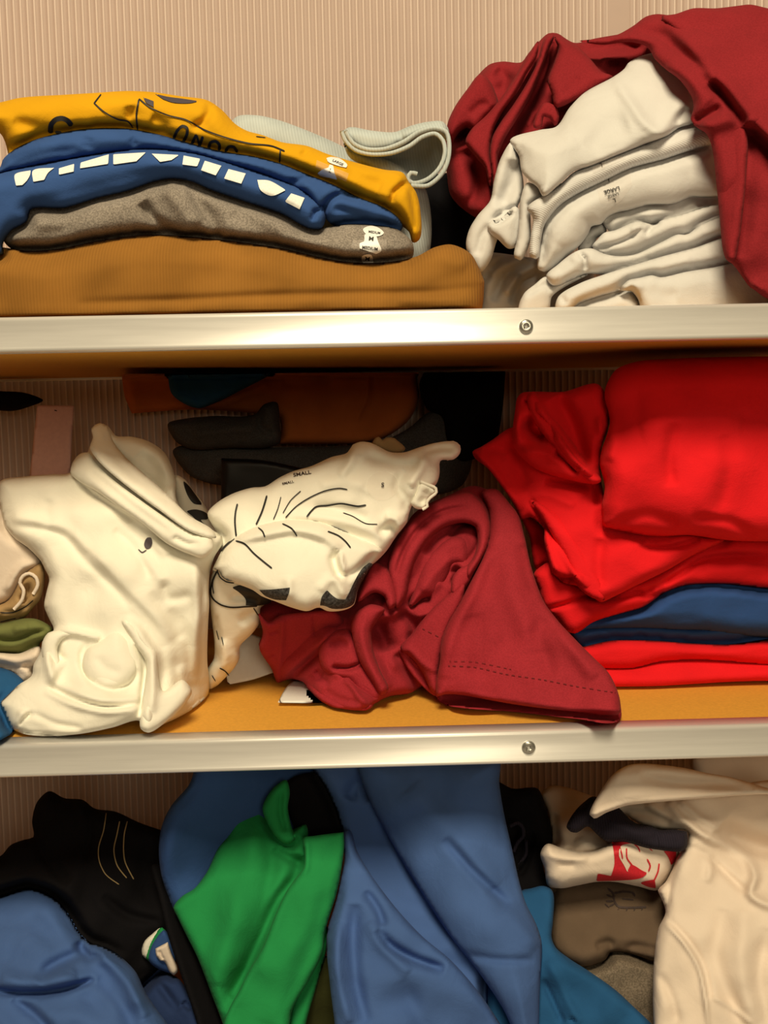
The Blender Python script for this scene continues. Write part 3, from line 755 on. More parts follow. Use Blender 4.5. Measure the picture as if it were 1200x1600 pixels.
# ================================================================== MIDDLE SHELF
# --- things at the dark back
t = thing('price_card', 'blank tan card with a small hole, standing at the back behind the white t-shirt', 'card')
c = sheet('card', 'card', '58,633! 116,634! 108,765! 44,765!', 0.22, B=0.0004, w=3, T=0.0008, wr=0, parent=t, step=4)
inkline(c, 'hole', 'black', [('85,641 89,642', 4)])
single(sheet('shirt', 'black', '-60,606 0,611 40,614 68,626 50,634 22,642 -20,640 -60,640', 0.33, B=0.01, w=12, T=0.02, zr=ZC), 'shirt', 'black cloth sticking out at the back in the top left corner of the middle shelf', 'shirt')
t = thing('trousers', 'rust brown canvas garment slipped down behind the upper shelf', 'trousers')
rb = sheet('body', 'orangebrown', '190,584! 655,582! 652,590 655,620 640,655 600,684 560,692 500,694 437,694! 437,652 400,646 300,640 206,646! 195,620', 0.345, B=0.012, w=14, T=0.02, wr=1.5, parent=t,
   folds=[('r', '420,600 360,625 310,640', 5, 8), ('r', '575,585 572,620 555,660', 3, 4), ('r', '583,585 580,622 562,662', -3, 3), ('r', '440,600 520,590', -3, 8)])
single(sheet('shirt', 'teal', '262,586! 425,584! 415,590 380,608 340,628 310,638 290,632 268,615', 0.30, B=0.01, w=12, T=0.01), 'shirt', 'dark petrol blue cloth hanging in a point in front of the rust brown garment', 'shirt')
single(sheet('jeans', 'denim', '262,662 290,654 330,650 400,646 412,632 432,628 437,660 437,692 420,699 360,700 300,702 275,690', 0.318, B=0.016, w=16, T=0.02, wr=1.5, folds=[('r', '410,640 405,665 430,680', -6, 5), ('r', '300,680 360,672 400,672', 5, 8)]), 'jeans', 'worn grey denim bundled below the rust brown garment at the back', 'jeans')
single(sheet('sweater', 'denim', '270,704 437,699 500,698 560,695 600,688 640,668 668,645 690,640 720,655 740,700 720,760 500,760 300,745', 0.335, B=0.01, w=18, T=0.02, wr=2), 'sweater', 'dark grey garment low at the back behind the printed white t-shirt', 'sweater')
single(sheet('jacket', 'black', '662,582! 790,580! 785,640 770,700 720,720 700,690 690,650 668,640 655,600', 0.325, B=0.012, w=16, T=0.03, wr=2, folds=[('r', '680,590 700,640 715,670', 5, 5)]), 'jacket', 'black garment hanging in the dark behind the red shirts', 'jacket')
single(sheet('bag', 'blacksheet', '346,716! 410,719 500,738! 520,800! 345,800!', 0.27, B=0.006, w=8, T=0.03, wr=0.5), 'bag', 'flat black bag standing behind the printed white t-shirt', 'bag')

# --- far left bundle
t = thing('t_shirt', 'cream t-shirt with a rolled khaki edge at the far left of the middle shelf', 't-shirt')
sheet('body', 'cream', '-60,780 0,790 14,822 44,852 66,877 60,890 40,905 20,935 0,946 -60,950', 0.10, B=0.015, w=18, T=0.05, parent=t, folds=[('r', '60,880 35,885 10,925', 5, 7)])
kh = sheet('rolled_edge', 'khaki', '-60,942 0,945 13,938 26,915 32,902 46,888 64,880 70,895 68,918 62,938 50,952 40,964 20,972 0,977 -60,980', 0.09, B=0.012, w=14, T=0.05, parent=t, folds=[('r', '40,912 44,925 32,940', -9, 6), ('r', '0,955 30,955 50,940', -3, 4)])
cord('hem_edge', 'cream', '22,952 34,938 37,922 31,910 36,900 46,896 56,902 59,914 52,928', 0.0013, 0.078, t)
inkline(kh, 'print_line', 'ink', [('0,957 20,957 40,948 52,938', 1.8), ('0,972 25,966', 1.4)])
single(sheet('shirt', 'olive', '-60,974 0,974 40,966 60,968 84,985 74,996 62,1006 62,1016 30,1022 0,1020 -60,1022', 0.085, B=0.014, w=16, T=0.06, folds=[('r', '-10,998 20,1000 55,988 75,984', -7, 4), ('r', '20,985 45,980', 3, 6)]), 'shirt', 'olive green shirt folded in the left bundle under the khaki edge', 'shirt')
single(sheet('shirt', 'cream', '-60,1018 0,1020 30,1021 62,1010 66,1030 52,1042 52,1056 34,1068 20,1052 0,1046 -60,1044', 0.078, B=0.012, w=14, T=0.06, folds=[('r', '0,1036 25,1042 50,1035', -5, 4), ('r', '35,1040 50,1043 48,1053', -7, 4)]), 'shirt', 'cream grey shirt squeezed under the olive one in the left bundle', 'shirt')
single(sheet('shirt', 'teal', '-60,1040 0,1043 20,1050 38,1066 30,1090 30,1120 22,1145 8,1152 0,1157 -60,1165', [(0, 1050, .07), (0, 1150, .004)], B=0.008, w=14, T=0.04), 'shirt', 'dark petrol blue shirt at the lower left corner of the middle shelf', 'shirt')

# --- big white t-shirt
t = thing('t_shirt', 'plain white t-shirt in a big crumpled heap at the left of the middle shelf', 't-shirt')
wt = sheet('body', 'white', '0,752 35,745 79,741 109,738 112,725 125,709 137,707 140,698 145,684 143,669 155,662 169,666 181,681 204,682 233,690 257,707 268,728 275,751 275,777 283,795 306,812 335,830 347,838 347,850 335,870 328,894 326,926 327,939 325,977 324,1035 327,1064 325,1085 309,1102 277,1122 257,1131 230,1144 221,1139 219,1127 175,1137 131,1146 88,1150 38,1147 17,1137 6,1114 0,1099 8,1090 29,1070 50,1055 52,1040 64,1017 66,1003 76,990 84,985 76,965 69,947 73,924 77,904 70,889 64,877 44,856 23,841 8,822 2,800 -2,770',
   [(160, 670, .13), (100, 745, .102), (0, 780, .098), (270, 760, .12), (340, 845, .085), (180, 850, .075), (60, 870, .08), (200, 950, .062), (90, 1000, .06), (320, 1000, .08), (60, 1060, .045), (170, 1060, .038), (325, 1085, None), (277, 1122, None), (20, 1110, .035), (230, 1144, None), (100, 1148, None), (30, 1139, None)],
   B=0.016, w=26, T=0.05, wr=2.0, parent=t, folds=[
    ('r', '108,716 122,742 148,766 182,788 218,812 250,838', 9.8, 5, 24), ('r', '112,735 140,768 175,792 205,815', -3.8, 6), ('r', '142,690 170,722 208,750 250,784 298,824 335,842', 6.8, 9), ('r', '128,712 165,740 215,772 262,808 300,850', 5.3, 8),
    ('r', '160,680 185,715 225,745 262,778 285,805', -10.6, 8), ('r', '180,690 215,690 250,715 268,755', 5.3, 10), ('r', '215,712 240,735 258,770', -5.3, 14), ('r', '145,730 185,765 235,800 275,835', -4.6, 5), ('r', '230,790 275,822 308,850 300,858', -4.6, 5),
    ('r', '238,828 262,850 290,868 312,852 322,832', -3.0, 5), ('r', '245,818 275,848 300,855 318,840', 3.0, 6), ('r', '178,828 205,852 222,876 235,905', -3.0, 7), ('r', '205,812 232,838 262,868', 3.8, 8), ('r', '215,860 238,885 258,915', 3.0, 9),
    ('r', '8,818 50,825 96,835 125,868 165,905 205,950', -3.8, 7), ('r', '20,808 65,815 108,830 138,862', 3.0, 9), ('r', '78,780 72,800 78,820', -2.2, 9), ('r', '110,832 150,868 195,915 240,962 268,1000', 3.8, 6, 26), ('r', '235,925 262,960 285,1000', -2.2, 7),
    ('R', '66,1000 76,989 98,986 125,990 150,996', 6.1, 6), ('r', '68,998 74,1030 80,1058 78,1070', 7.6, 7), ('r', '85,1003 92,1025 100,1036', -6.8, 7), ('r', '100,1030 88,1048 80,1066', 3.0, 6),
    ('r', '138,1003 128,1022 132,1048 150,1070 178,1078 205,1066 214,1045', -6.1, 6), ('r', '192,965 212,982 228,1006 240,1022 240,1060 234,1100 228,1130', 9.0, 8), ('r', '212,1005 226,1032 226,1060 222,1095 216,1122', -9.0, 5),
    ('r', '75,1072 110,1090 150,1102 190,1105 224,1098', -4.6, 4), ('r', '80,1065 120,1082 160,1094 222,1090', 3.8, 5), ('r', '70,1080 110,1100 160,1112 220,1106', 3.8, 5), ('r', '36,1108 34,1122 24,1136', 4.6, 7), ('r', '50,1113 38,1122 28,1134', -5.3, 4), ('r', '50,1114 85,1130 130,1140', -3.0, 5), ('r', '20,1138 60,1142 130,1143', 2.2, 5),
    ('r', '268,950 288,985 298,1030 300,1060', -2.2, 8), ('r', '280,1040 288,1065 280,1100', 5.3, 8), ('r', '262,1010 268,1050 262,1100', 3.0, 10), ('r', '316,880 318,950 314,1060', -4.6, 5), ('r', '306,880 308,960 302,1070', 3.8, 8), ('r', '255,905 262,935 300,930', -3.0, 8), ('r', '110,742 125,746', -3.0, 4)])
for q, Y, B, w, fs in (
    ('110,739 113,724 125,709 138,707 150,725 180,752 215,778 255,806 300,833 330,842 334,856 318,872 296,866 262,850 225,820 185,792 150,767 125,753', [(115, 730, .088), (330, 850, .052), (200, 780, .064), (265, 825, .056)], .008, 20, [('r', '140,735 200,785 270,835', -3, 6), ('r', '270,838 295,850 312,850', -4, 4)]),
    ('140,699 145,684 143,669 155,661 168,666 176,688 195,713 225,740 262,773 296,806 333,829 338,840 300,832 250,798 205,765 165,732 150,716', [(150, 670, .108), (330, 835, .056), (220, 750, .077), (280, 800, .064)], .007, 18, [('r', '165,700 210,745 270,790', -2, 6)]),
    ('66,1004 75,989 98,985 124,990 100,998 90,1012 94,1040 84,1066 75,1068 68,1040', [(70, 1000, .043), (80, 1065, .034)], .006, 9, []),
    ('128,1040 136,1014 158,998 182,984 200,996 212,1018 216,1045 202,1068 176,1079 150,1074 134,1060', [(170, 990, .046), (170, 1070, .030)], .013, 34, [('r', '150,1025 165,1045 190,1050', -2, 8)]),
    ('190,968 206,972 226,990 246,1015 248,1050 255,1080 285,1062 300,1080 285,1105 262,1126 231,1145 220,1139 220,1110 226,1070 228,1035 210,1006', [(200, 975, .044), (231, 1145, .008), (290, 1085, .034)], .009, 14, [('r', '238,1015 240,1060 236,1115', 4, 7)]),
    ('4,1100 12,1085 36,1095 40,1112 32,1130 22,1139 10,1125', [(10, 1095, .034), (22, 1138, .026)], .006, 10, [])):
    sheet('fold', 'white', q, Y, B=B, w=w, T=0.010, wr=0.5, parent=t, folds=fs)
deco(wt, 'stain', 'grey_ink', '226,846 230,840 236,840 238,848 235,856 229,858 225,852', 0.0008, 1.5)
inkline(wt, 'stain', 'grey_ink', [('216,858 222,863 229,859', 1.8)])

# --- printed white t-shirt
t = thing('t_shirt', 'white t-shirt with thin black line drawings crumpled in the middle of the middle shelf', 't-shirt')
rt_ = sheet('sleeve', 'white', '274,742 290,750 300,764 312,778 326,800 336,826 348,842 320,850 295,825 278,800', 0.15, B=0.008, w=12, T=0.03, parent=t)
deco(rt_, 'print', 'ink', '287,752 296,760 305,772 317,789! 303,787 292,772'); deco(rt_, 'print', 'ink', '292,799 306,796 324,803 325,811 314,812 330,828! 310,816 300,806')
tb = sheet('back_panel', 'white', '324,802 337,787 362,772 393,762 414,760 435,747 456,737 487,728 518,714 543,707 551,695 563,690 580,692 609,706 630,707 655,699 680,692 709,690 719,697 719,708 709,718 688,720 687,739 682,756 662,772 645,788 639,803 636,816 621,835 603,862 582,882 540,905 400,905 345,856 336,828',
   [(330, 800, .095), (440, 750, .10), (560, 700, .105), (700, 700, .12), (640, 800, .09), (580, 870, .085), (470, 830, .085), (360, 840, .09)], B=0.014, w=20, T=0.04, wr=1.2, parent=t, folds=[
    ('r', '550,700 548,722 530,745', 5, 7), ('r', '570,712 610,725 640,728 665,722', -6, 9), ('r', '632,735 620,760 634,780 636,800', -6, 8), ('r', '664,712 655,735 640,760', 7, 8), ('r', '590,835 612,822 620,838', -8, 7), ('r', '600,808 618,812 625,832', 6, 8),
    ('r', '445,806 500,808 560,822 600,838', 6, 9), ('r', '490,792 530,795 575,812', -4, 8), ('r', '500,760 540,752 570,760', 3, 10), ('r', '660,705 690,700 715,703', -5, 6), ('r', '575,770 560,790 555,805', -2, 12)])
sheet('collar_curl', 'white', '657,751 672,757 683,768 670,780 668,791 659,796 648,794 641,787 648,770', 0.088, B=0.006, w=8, T=0.02, wr=0.2, parent=t, folds=[('r', '665,764 668,775 655,788', -5, 6)])
cord('hem_edge', 'white', '656,752 668,757 681,763 682,769 672,778 667,785 668,791 660,796', 0.0011, 0.083, t)
cord('hem_edge', 'cream', '694,694 708,691 717,697 717,706 708,714 698,718', 0.0011, 0.135, t)
sheet('neck_tape', 'khaki', '581,692 586,684 592,682! 598,688! 604,683! 616,684! 634,702 625,708 605,706', 0.165, B=0.003, w=6, T=0.02, wr=0.3, parent=t)
tl = sheet('rolled_tail', 'white', '329,905 338,888 365,900 400,912 428,925 424,940 408,948 405,974 394,990 375,1010 374,1029 368,1041 353,1058 337,1073 326,1077 322,1050 334,1029 335,1005 332,976 328,940', [(370, 900, .085), (335, 1075, None)], B=0.015, w=18, T=0.03, wr=0.8, parent=t,
   folds=[('r', '345,1000 352,1025 350,1050', 4, 8), ('r', '336,960 342,1000 338,1040', -4, 4), ('r', '350,1042 358,1050 364,1052', -4, 4), ('r', '400,955 385,965 375,975', -5, 8), ('r', '360,930 385,935 405,940', -4, 6)])
inkline(tl, 'print_line', 'ink', [('339,892 332,908 329,928 334,937 345,945 360,949 385,948 402,947', 2.6), ('334,900 332,915 334,928', 1.6), ('343,1044 352,1049 358,1056', 2), ('338,985 342,1000', 1.4), ('346,995 349,1008', 1.4), ('331,1055 337,1065', 1.4), ('396,950 404,962', 2)])
deco(tl, 'print', 'ink', '362,918! 376,914 400,920 424,930! 424,940 408,946 384,946! 384,937 374,926')
tf = sheet('front_flap', 'white', '332,893 340,873 352,852 366,839 400,822 440,812 490,811 530,824 560,838 590,850 600,860 583,880 571,898 559,921 553,945 542,952 512,955 498,949 481,955 455,949 431,940 408,931 395,922 366,911 348,905 339,892',
   [(350, 870, .078), (470, 815, .08), (590, 850, .08), (450, 900, .055), (540, 950, .06), (400, 915, .06)], B=0.018, w=24, T=0.03, wr=0.9, parent=t, folds=[
    ('r', '370,845 420,834 460,828 510,842 530,860', 7, 6, 18), ('r', '527,858 521,872 526,890 536,905', -9, 6), ('r', '531,862 536,885 540,900', 5, 4), ('r', '538,904 560,890 590,862', -7, 6), ('r', '525,900 532,920 540,935', 5, 8), ('r', '450,900 452,925 447,935', 3, 8), ('r', '500,925 515,905 525,900', 3, 8)])
deco(tf, 'print', 'inkspeck', '405,922! 425,921 453,918! 451,928 447,938! 430,937 414,931'); deco(tf, 'print', 'inkspeck', '500,946! 503,932 511,922! 519,930 528,936 540,937! 546,925 552,912 566,888 577,879! 583,881! 571,898 559,921 552,944 541,950 518,951 508,947')
inkline(tb, 'print_line', 'ink', [('371,787 368,800 367,815 369,838', 2.8), ('417,774 413,788 409,800 400,820', 2.8), ('439,776 434,795 427,812', 1.6), ('470,767 454,782 442,802', 1.6), ('543,765 531,763 508,767 483,778 462,792 446,809', 2.0), ('572,789 560,791 533,787 512,790 494,792 486,799 479,808', 2.8), ('536,801 550,806 572,818 590,819', 1.5)])
inkline(tf, 'print_line', 'ink', [('483,811 508,816 529,825 552,834', 2), ('441,818 456,826 464,838', 2.4), ('403,824 410,830 414,840', 2.4), ('368,845 381,849 397,865 425,888', 2.6), ('512,830 529,837 540,846 548,856', 2.4), ('366,841 352,853 345,862', 3), ('339,890 344,902 354,909 366,911', 2.4)])
words(tb, 'printed_word', 'brown_ink', 'SMALL', 472, 740, 7.5, -10, sx=1.3); words(tb, 'printed_word', 'brown_ink', 'SMALL', 450, 754, 5, -12, sx=1.3)
deco(tb, 'size_sticker', 'film', '576,748 585,740 600,737 614,742 622,755 620,770 610,779 594,782 580,776 573,763', 0.0008, 3); words(tb, 'size_lettering', 'ink', 'S', 598, 758, 10, 5, 0.0014)

# --- papers
single(sheet('paper', 'paper', '356,1070! 395,1062 430,1050! 418,1000! 380,985! 350,1030!', [(356, 1070, None), (400, 990, .17)], B=0.0004, w=3, T=0.0008, wr=0), 'paper', 'white sheet of paper tilted under the printed white t-shirt', 'paper', None)
single(sheet('paper', 'paper', '434,1098! 445,1077 458,1062! 490,1064! 512,1099!', [(434, 1098, None), (512, 1099, None), (470, 1062, None)], B=0.0004, w=3, T=0.0006, wr=0), 'paper', 'corner of white paper sticking out under the crumpled maroon t-shirt', 'paper', None)

# --- crumpled maroon t-shirt
t = thing('t_shirt', 'maroon t-shirt crumpled on the middle shelf with its sleeve hem towards the front', 't-shirt')
sheet('body', 'maroon2', '403,957 409,971 409,995 404,1007 414,1024 426,1046 433,1065 455,1061 474,1066 484,1080 503,1097 527,1106 566,1110 578,1107 585,1100 609,1088 641,1083 672,1062 720,1000 765,940 800,860 795,800 775,772 760,764 742,759 728,761 707,771 672,786 647,802 634,820 613,847 602,862 585,880 572,898 558,925 550,945 500,950 430,936',
   [(410, 960, 0.132), (433, 1065, None), (560, 1108, None), (484, 1082, None), (641, 1083, None), (600, 950, 0.110), (740, 765, 0.157), (640, 820, 0.137), (780, 880, 0.122), (700, 920, 0.112), (500, 1000, 0.112), (560, 1040, 0.097)], B=0.018, w=20, T=0.05, wr=1.2, parent=t, step=2.6, folds=[
    ('r', '702,838 713,824 730,818 750,817', -16.5, 6), ('r', '665,868 674,850 690,836 705,828', -9.0, 6), ('r', '612,905 622,870 640,835 672,808 705,792 735,785 752,800 763,825 757,855 740,885', 9.0, 9), ('r', '606,880 620,850 650,812 695,782 735,768', 5.3, 7), ('r', '625,920 638,880 650,850 675,820 705,806 735,803', -6.0, 5),
    ('r', '640,900 650,870 672,845 705,830', 6.0, 8), ('r', '748,822 750,845 738,868 728,878', -6.0, 5), ('r', '706,888 715,893 712,904 706,915', -12.7, 6), ('r', '690,905 672,925 660,945', 3.7, 7), ('r', '735,885 720,905 705,930', 4.5, 6), ('r', '690,880 700,895 690,912', -4.5, 6), ('r', '617,885 625,925 620,945', -5.3, 7), ('r', '720,835 728,850 722,870', 3.7, 6),
    ('r', '637,948 650,936 674,936', -13.5, 7), ('r', '630,955 645,962 680,955', 4.5, 5), ('r', '572,935 588,929 604,938', -12.0, 8), ('r', '556,925 570,910 590,900 612,905 618,925', 6.0, 9), ('r', '600,935 618,955 612,965', 3.7, 6), ('r', '585,972 598,995 606,1018', -19.5, 13), ('r', '622,957 640,965 648,985 640,1005', -12.0, 8),
    ('r', '590,962 610,962 632,950', 4.5, 5), ('r', '590,950 565,953 553,968 558,990 572,1015 590,1045 606,1076', 9.7, 9), ('r', '606,1040 640,1032 660,1050', 6.7, 12), ('r', '520,1046 545,1046 560,1040 572,1030', 4.5, 4), ('r', '515,1036 540,1038 562,1028', -5.3, 5), ('r', '575,1055 590,1070 603,1080', -3.7, 5),
    ('r', '538,1062 548,1070 560,1088 575,1103', 6.0, 4), ('r', '546,1060 565,1075 590,1090', -5.3, 4), ('r', '505,1078 530,1092 560,1098', -3.7, 6), ('r', '480,1060 500,1060 515,1070', -5.3, 5),
    ('r', '440,1056 460,1039 494,1010 527,983', 9.7, 5, 26), ('r', '452,1062 480,1035 510,1008 530,990', -9.0, 6), ('r', '420,973 430,970 440,962', -6.0, 4), ('r', '425,990 436,984', -3.0, 3), ('r', '418,1028 430,1020', -3.0, 3), ('r', '442,968 441,1005 436,1040', 3.0, 4), ('r', '491,962 492,995', -2.3, 3),
    ('r', '502,1030 502,1008 515,990 545,982 556,1000', 6.7, 8), ('r', '503,1025 512,1045 535,1058', 5.3, 7), ('r', '525,1000 545,1002 560,1012', -3.7, 8), ('r', '492,1048 505,1058', -6.0, 5), ('r', '455,952 500,958 550,955', -7.5, 8), ('r', '620,1020 640,1050 655,1080', -10.5, 9)])
for q, Y, B, w, fs in (
    ('404,958 420,971 437,962 480,956 527,956 538,974 522,996 495,1017 466,1045 446,1062 434,1067 425,1046 405,1012 411,990', [(404, 1000, .10), (525, 960, .088), (436, 1066, None)], .012, 13, [('r', '442,966 440,1005 436,1045', 4, 4), ('r', '490,960 492,1000', -3, 3), ('r', '420,990 436,984', -3, 3), ('r', '415,1028 430,1020', -3, 3)]),
    ('549,972 560,953 580,944 602,952 592,966 581,985 583,1015 593,1045 607,1078 596,1087 578,1062 562,1034 552,1002', [(570, 950, .082), (600, 1080, .062)], .012, 12, [('r', '575,955 565,985 575,1030 595,1070', 3, 6)]),
    ('498,1026 502,1000 518,985 545,983 557,1005 566,1035 588,1063 601,1086 584,1100 556,1082 545,1066 525,1060 505,1047', [(510, 1000, .09), (590, 1090, .072)], .013, 14, [('r', '518,1042 545,1045 570,1035', -8, 4), ('r', '515,1010 530,1003 545,1010', -4, 7)]),
    ('476,1060 497,1056 520,1070 550,1090 578,1088 584,1102 573,1110 546,1108 520,1105 494,1089', [(520, 1104, None), (575, 1109, None), (485, 1060, .115)], .010, 10, [('r', '542,1076 560,1090 575,1103', -5, 3)]),
    ('606,882 618,846 640,815 670,790 705,774 735,769 757,790 767,820 763,852 746,886 731,906 727,890 740,870 746,845 742,823 725,817 700,822 675,838 655,865 641,900 633,935 620,952 610,918', [(606, 880, .10), (735, 770, .128), (750, 880, .095), (625, 945, .088)], .014, 13, [('r', '618,900 632,860 655,825 690,800 730,792', -5, 4)]),
    ('639,950 648,915 660,885 680,856 705,838 728,840 736,860 727,886 710,884 702,900 694,915 680,932 660,936 650,945', [(650, 940, .10), (710, 845, .118)], .014, 16, [('r', '660,925 680,895 705,870', 3, 8)]),
    ('560,941 570,905 584,879 605,888 617,912 620,945 608,952 600,932 585,926 571,934', [(570, 935, .078), (600, 885, .095)], .010, 12, []),
    ('707,930 706,905 716,890 735,880 748,868 742,895 728,918', [(710, 925, .085), (745, 870, .10)], .008, 9, [])):
    sheet('fold', 'maroon2', q, Y, B=B, w=w, T=0.012, wr=0.6, parent=t, step=2.6, folds=fs)
hb = sheet('sleeve_inside', 'maroon2', '684,1078 750,1070 900,1085 968,1105 971,1120 965,1128 900,1123 800,1112 720,1106 698,1102 684,1093', [(698, 1102, None), (965, 1128, None), (830, 1115, None)], B=0.004, w=8, T=0.012, wr=0.3, parent=t)
ss = sheet('sleeve', 'maroon2', '752,768 775,764 795,785 810,805 820,840 830,885 850,940 872,970 900,1000 930,1030 950,1050 962,1072 968,1090 971,1112! 965,1117 900,1112 850,1107 800,1100 760,1093 720,1086 695,1085 682,1089! 681,1070 687,1035 690,1000 702,970 715,948 735,910 755,870 765,830 763,795',
   [(765, 775, .125), (800, 850, .10), (760, 900, .088), (700, 1080, .055), (965, 1112, .012), (830, 1098, .03), (820, 1020, .052), (690, 1000, .068), (880, 990, .052)], B=0.010, w=16, T=0.008, wr=1.6, parent=t, folds=[
    ('r', '780,800 790,860 800,930 830,990 835,1020', 5, 22), ('r', '850,965 840,990 855,1030 860,1060', -5, 14), ('r', '762,860 745,910 720,960 700,1010 690,1060', 7, 12), ('r', '815,850 822,890 838,930', -4, 10), ('r', '870,980 900,1020 930,1060', 4, 12), ('r', '740,960 750,1010 745,1060', -3, 16), ('R', '684,1084 720,1081 760,1088 850,1102 900,1107 968,1110', 2.5, 4)])
inkline(ss, 'stitching', 'redstitch', [('700,1040 740,1042 790,1053 850,1062 900,1072 962,1082', 1.5), ('702,1033 740,1034 800,1046', 1.1)], dash=2)
sl = sheet('sleeve_side', 'maroon2', '624,1014 632,1002 641,993 655,975 669,958 685,942 702,928 725,912 722,940 704,975 692,1015 686,1045 683,1085 676,1082 660,1050 645,1030 635,1022', [(640, 1000, .085), (715, 925, .082), (680, 1080, .07)], B=0.008, w=14, T=0.01, wr=0.6, parent=t, folds=[('R', '627,1018 638,1014 658,1035 680,1048', 3, 4)])
sheet('sleeve_side_inside', 'maroon2', '623,1014 630,1032 642,1052 660,1072 672,1083 682,1088 684,1050 660,1030 640,1012', [(626, 1016, .09), (680, 1085, .078)], B=0.004, w=8, T=0.008, wr=0.3, parent=t, folds=[('r', '638,1022 652,1045 672,1075', -6, 6)])
inkline(sl, 'stitching', 'redstitch', [('660,982 680,992 696,1000', 1.4)], dash=2)

# --- red stack
RG = 'red shirts folded at the right of the middle shelf'
t = single(sheet('t_shirt', 'red', '700,1! 1,1!'.replace('700,1! 1,1!', '950,596 962,578 990,566 1060,560 1260,556! 1260,846 1200,846 1150,845 1120,842 1095,838 1075,836 1035,838 1000,836 980,832 955,827 942,822 941,805 940,790 943,775 945,760 941,742 937,725 938,712 941,700 948,680 953,660 950,642 945,625 945,610'),
   [(950, 560, .13), (1200, 560, .125), (940, 740, .085), (1100, 740, .078), (1000, 830, .09), (1200, 830, .085)], B=0.03, w=40, T=0.16, wr=1.2, folds=[
    ('r', '1055,660 1045,720 1050,760', -4, 10), ('r', '1130,680 1140,730 1120,800', -4, 14), ('r', '950,660 958,690 950,720', 6, 10), ('r', '1000,670 1080,650 1160,655', 5, 20), ('r', '1080,810 1140,815 1180,840', -5, 9), ('r', '960,820 1010,805 1060,820', -4, 10), ('r', '1000,630 1100,625 1200,635', 4, 25)]), 't_shirt', 'bright red shirt bulging at the top of the red pile, its upper part in shadow', 't-shirt', RG)
t = thing('t_shirt', 'red shirt with a curled pointed fold on the left of the top bulging red one', 't-shirt', RG)
sheet('curled_fold', 'red', '808,622 815,614 830,612 880,612 934,600 950,625 952,660 940,700 937,735 940,752 926,756 890,750 860,742 836,732 816,715 802,697 801,672 805,640', [(810, 630, .15), (940, 620, .12), (930, 750, .092)], B=0.016, w=18, T=0.08, wr=1.2, parent=t, folds=[
    ('r', '834,650 826,668 845,684 858,678 846,658 838,646', -24.3, 8), ('r', '822,622 836,630 856,662 884,700 908,728 930,748', 17.6, 7), ('r', '870,620 892,660 905,700 918,730', -16.2, 14), ('r', '812,640 808,670 812,695', 6.8, 6), ('r', '815,705 845,705 880,720 905,728', 8.1, 8), ('r', '865,706 885,722 905,738', -13.5, 5), ('r', '818,625 830,632 832,640', -10.8, 4), ('r', '936,650 942,690 940,730', 6.8, 6)])
sheet('fold', 'red', '824,618 834,611 848,628 872,660 897,694 918,724 940,752 926,757 900,736 870,706 845,673 829,645', [(830, 615, .135), (930, 750, .082)], B=0.010, w=10, T=0.012, wr=0.4, parent=t)
sheet('fold', 'red', '829,781 850,790 880,815 905,850 925,885 940,912 944,938 930,936 915,928 900,913 882,868 862,835 845,805', [(830, 785, .105), (935, 930, .075)], B=0.006, w=12, T=0.01, wr=0.5, parent=t)
rd = sheet('body', 'red', '738,706 752,698 768,688 800,668 840,680 870,710 935,745 945,780 955,815 980,826 1035,834 1080,834 1110,838 1136,842 1110,856 1081,869 1039,893 990,917 960,932 937,941 926,932 902,916 880,910 862,893 856,870 850,845 850,826 840,815 828,808 815,812 801,785 780,755 760,730 742,716',
   [(745, 710, .16), (860, 700, .14), (960, 820, .095), (880, 900, .095), (1100, 850, .10), (930, 930, .086), (820, 790, .125)], B=0.014, w=18, T=0.10, wr=1.2, parent=t, folds=[
    ('r', '745,708 775,745 795,775 812,800', 10.8, 7), ('r', '755,700 800,705 815,740 818,770', -8.1, 12), ('r', '829,779 850,818 868,840 885,868 905,900', -9.5, 4), ('r', '828,775 842,770 900,790', 4.1, 8), ('r', '850,826 856,855 866,885 878,900', 6.8, 6), ('r', '868,835 885,868 902,900 922,928', 8.1, 5),
    ('r', '865,900 885,905 900,905', -10.8, 4), ('r', '1000,837 1005,852 1040,856 1095,842', -9.5, 5), ('r', '935,790 930,770 926,756', -6.8, 5), ('r', '850,755 890,758 922,765', -10.8, 6), ('r', '940,842 935,880 938,920', -4.1, 10)])
sheet('inner_fold', 'red', '815,805 830,808 852,830 860,860 868,890 852,880 838,890 832,870 828,840', 0.145, B=0.006, w=10, T=0.03, wr=0.8, parent=t)
single(sheet('t_shirt', 'red', '834,896 845,885 858,878 880,903 902,912 925,930 940,936 990,913 1039,889 1081,864 1130,838 1260,838 1260,912 1112,912 1070,915 1039,926 1004,949 976,957 927,972 898,990 886,986 868,965 850,950 842,920',
   [(850, 900, .115), (890, 985, .105), (1200, 880, .11), (1000, 930, .10)], B=0.014, w=18, T=0.12, wr=0.8, folds=[
    ('r', '852,951 880,945 915,933 945,938', -8, 4), ('r', '935,942 990,928 1020,920 1060,898 1100,874 1200,868', -8, 5), ('r', '990,921 1008,932 1040,924', -6, 4), ('r', '1020,925 1030,915 1045,912', 4, 5), ('r', '1100,890 1200,888', 3, 10)]), 't_shirt', 'red shirt lying directly on the folded blue one', 't-shirt', None)
t = thing('t_shirt', 'dark blue shirt folded between the red ones on the middle shelf', 't-shirt')
sheet('upper_fold', 'blue3', '893,988 927,967 976,953 1004,945 1039,921 1070,910 1112,907 1260,905 1260,984 1081,985 997,982 930,984', 0.112, B=0.022, w=28, T=0.12, wr=0.6, parent=t, folds=[('r', '940,975 1020,970 1100,965', -1.5, 8)])
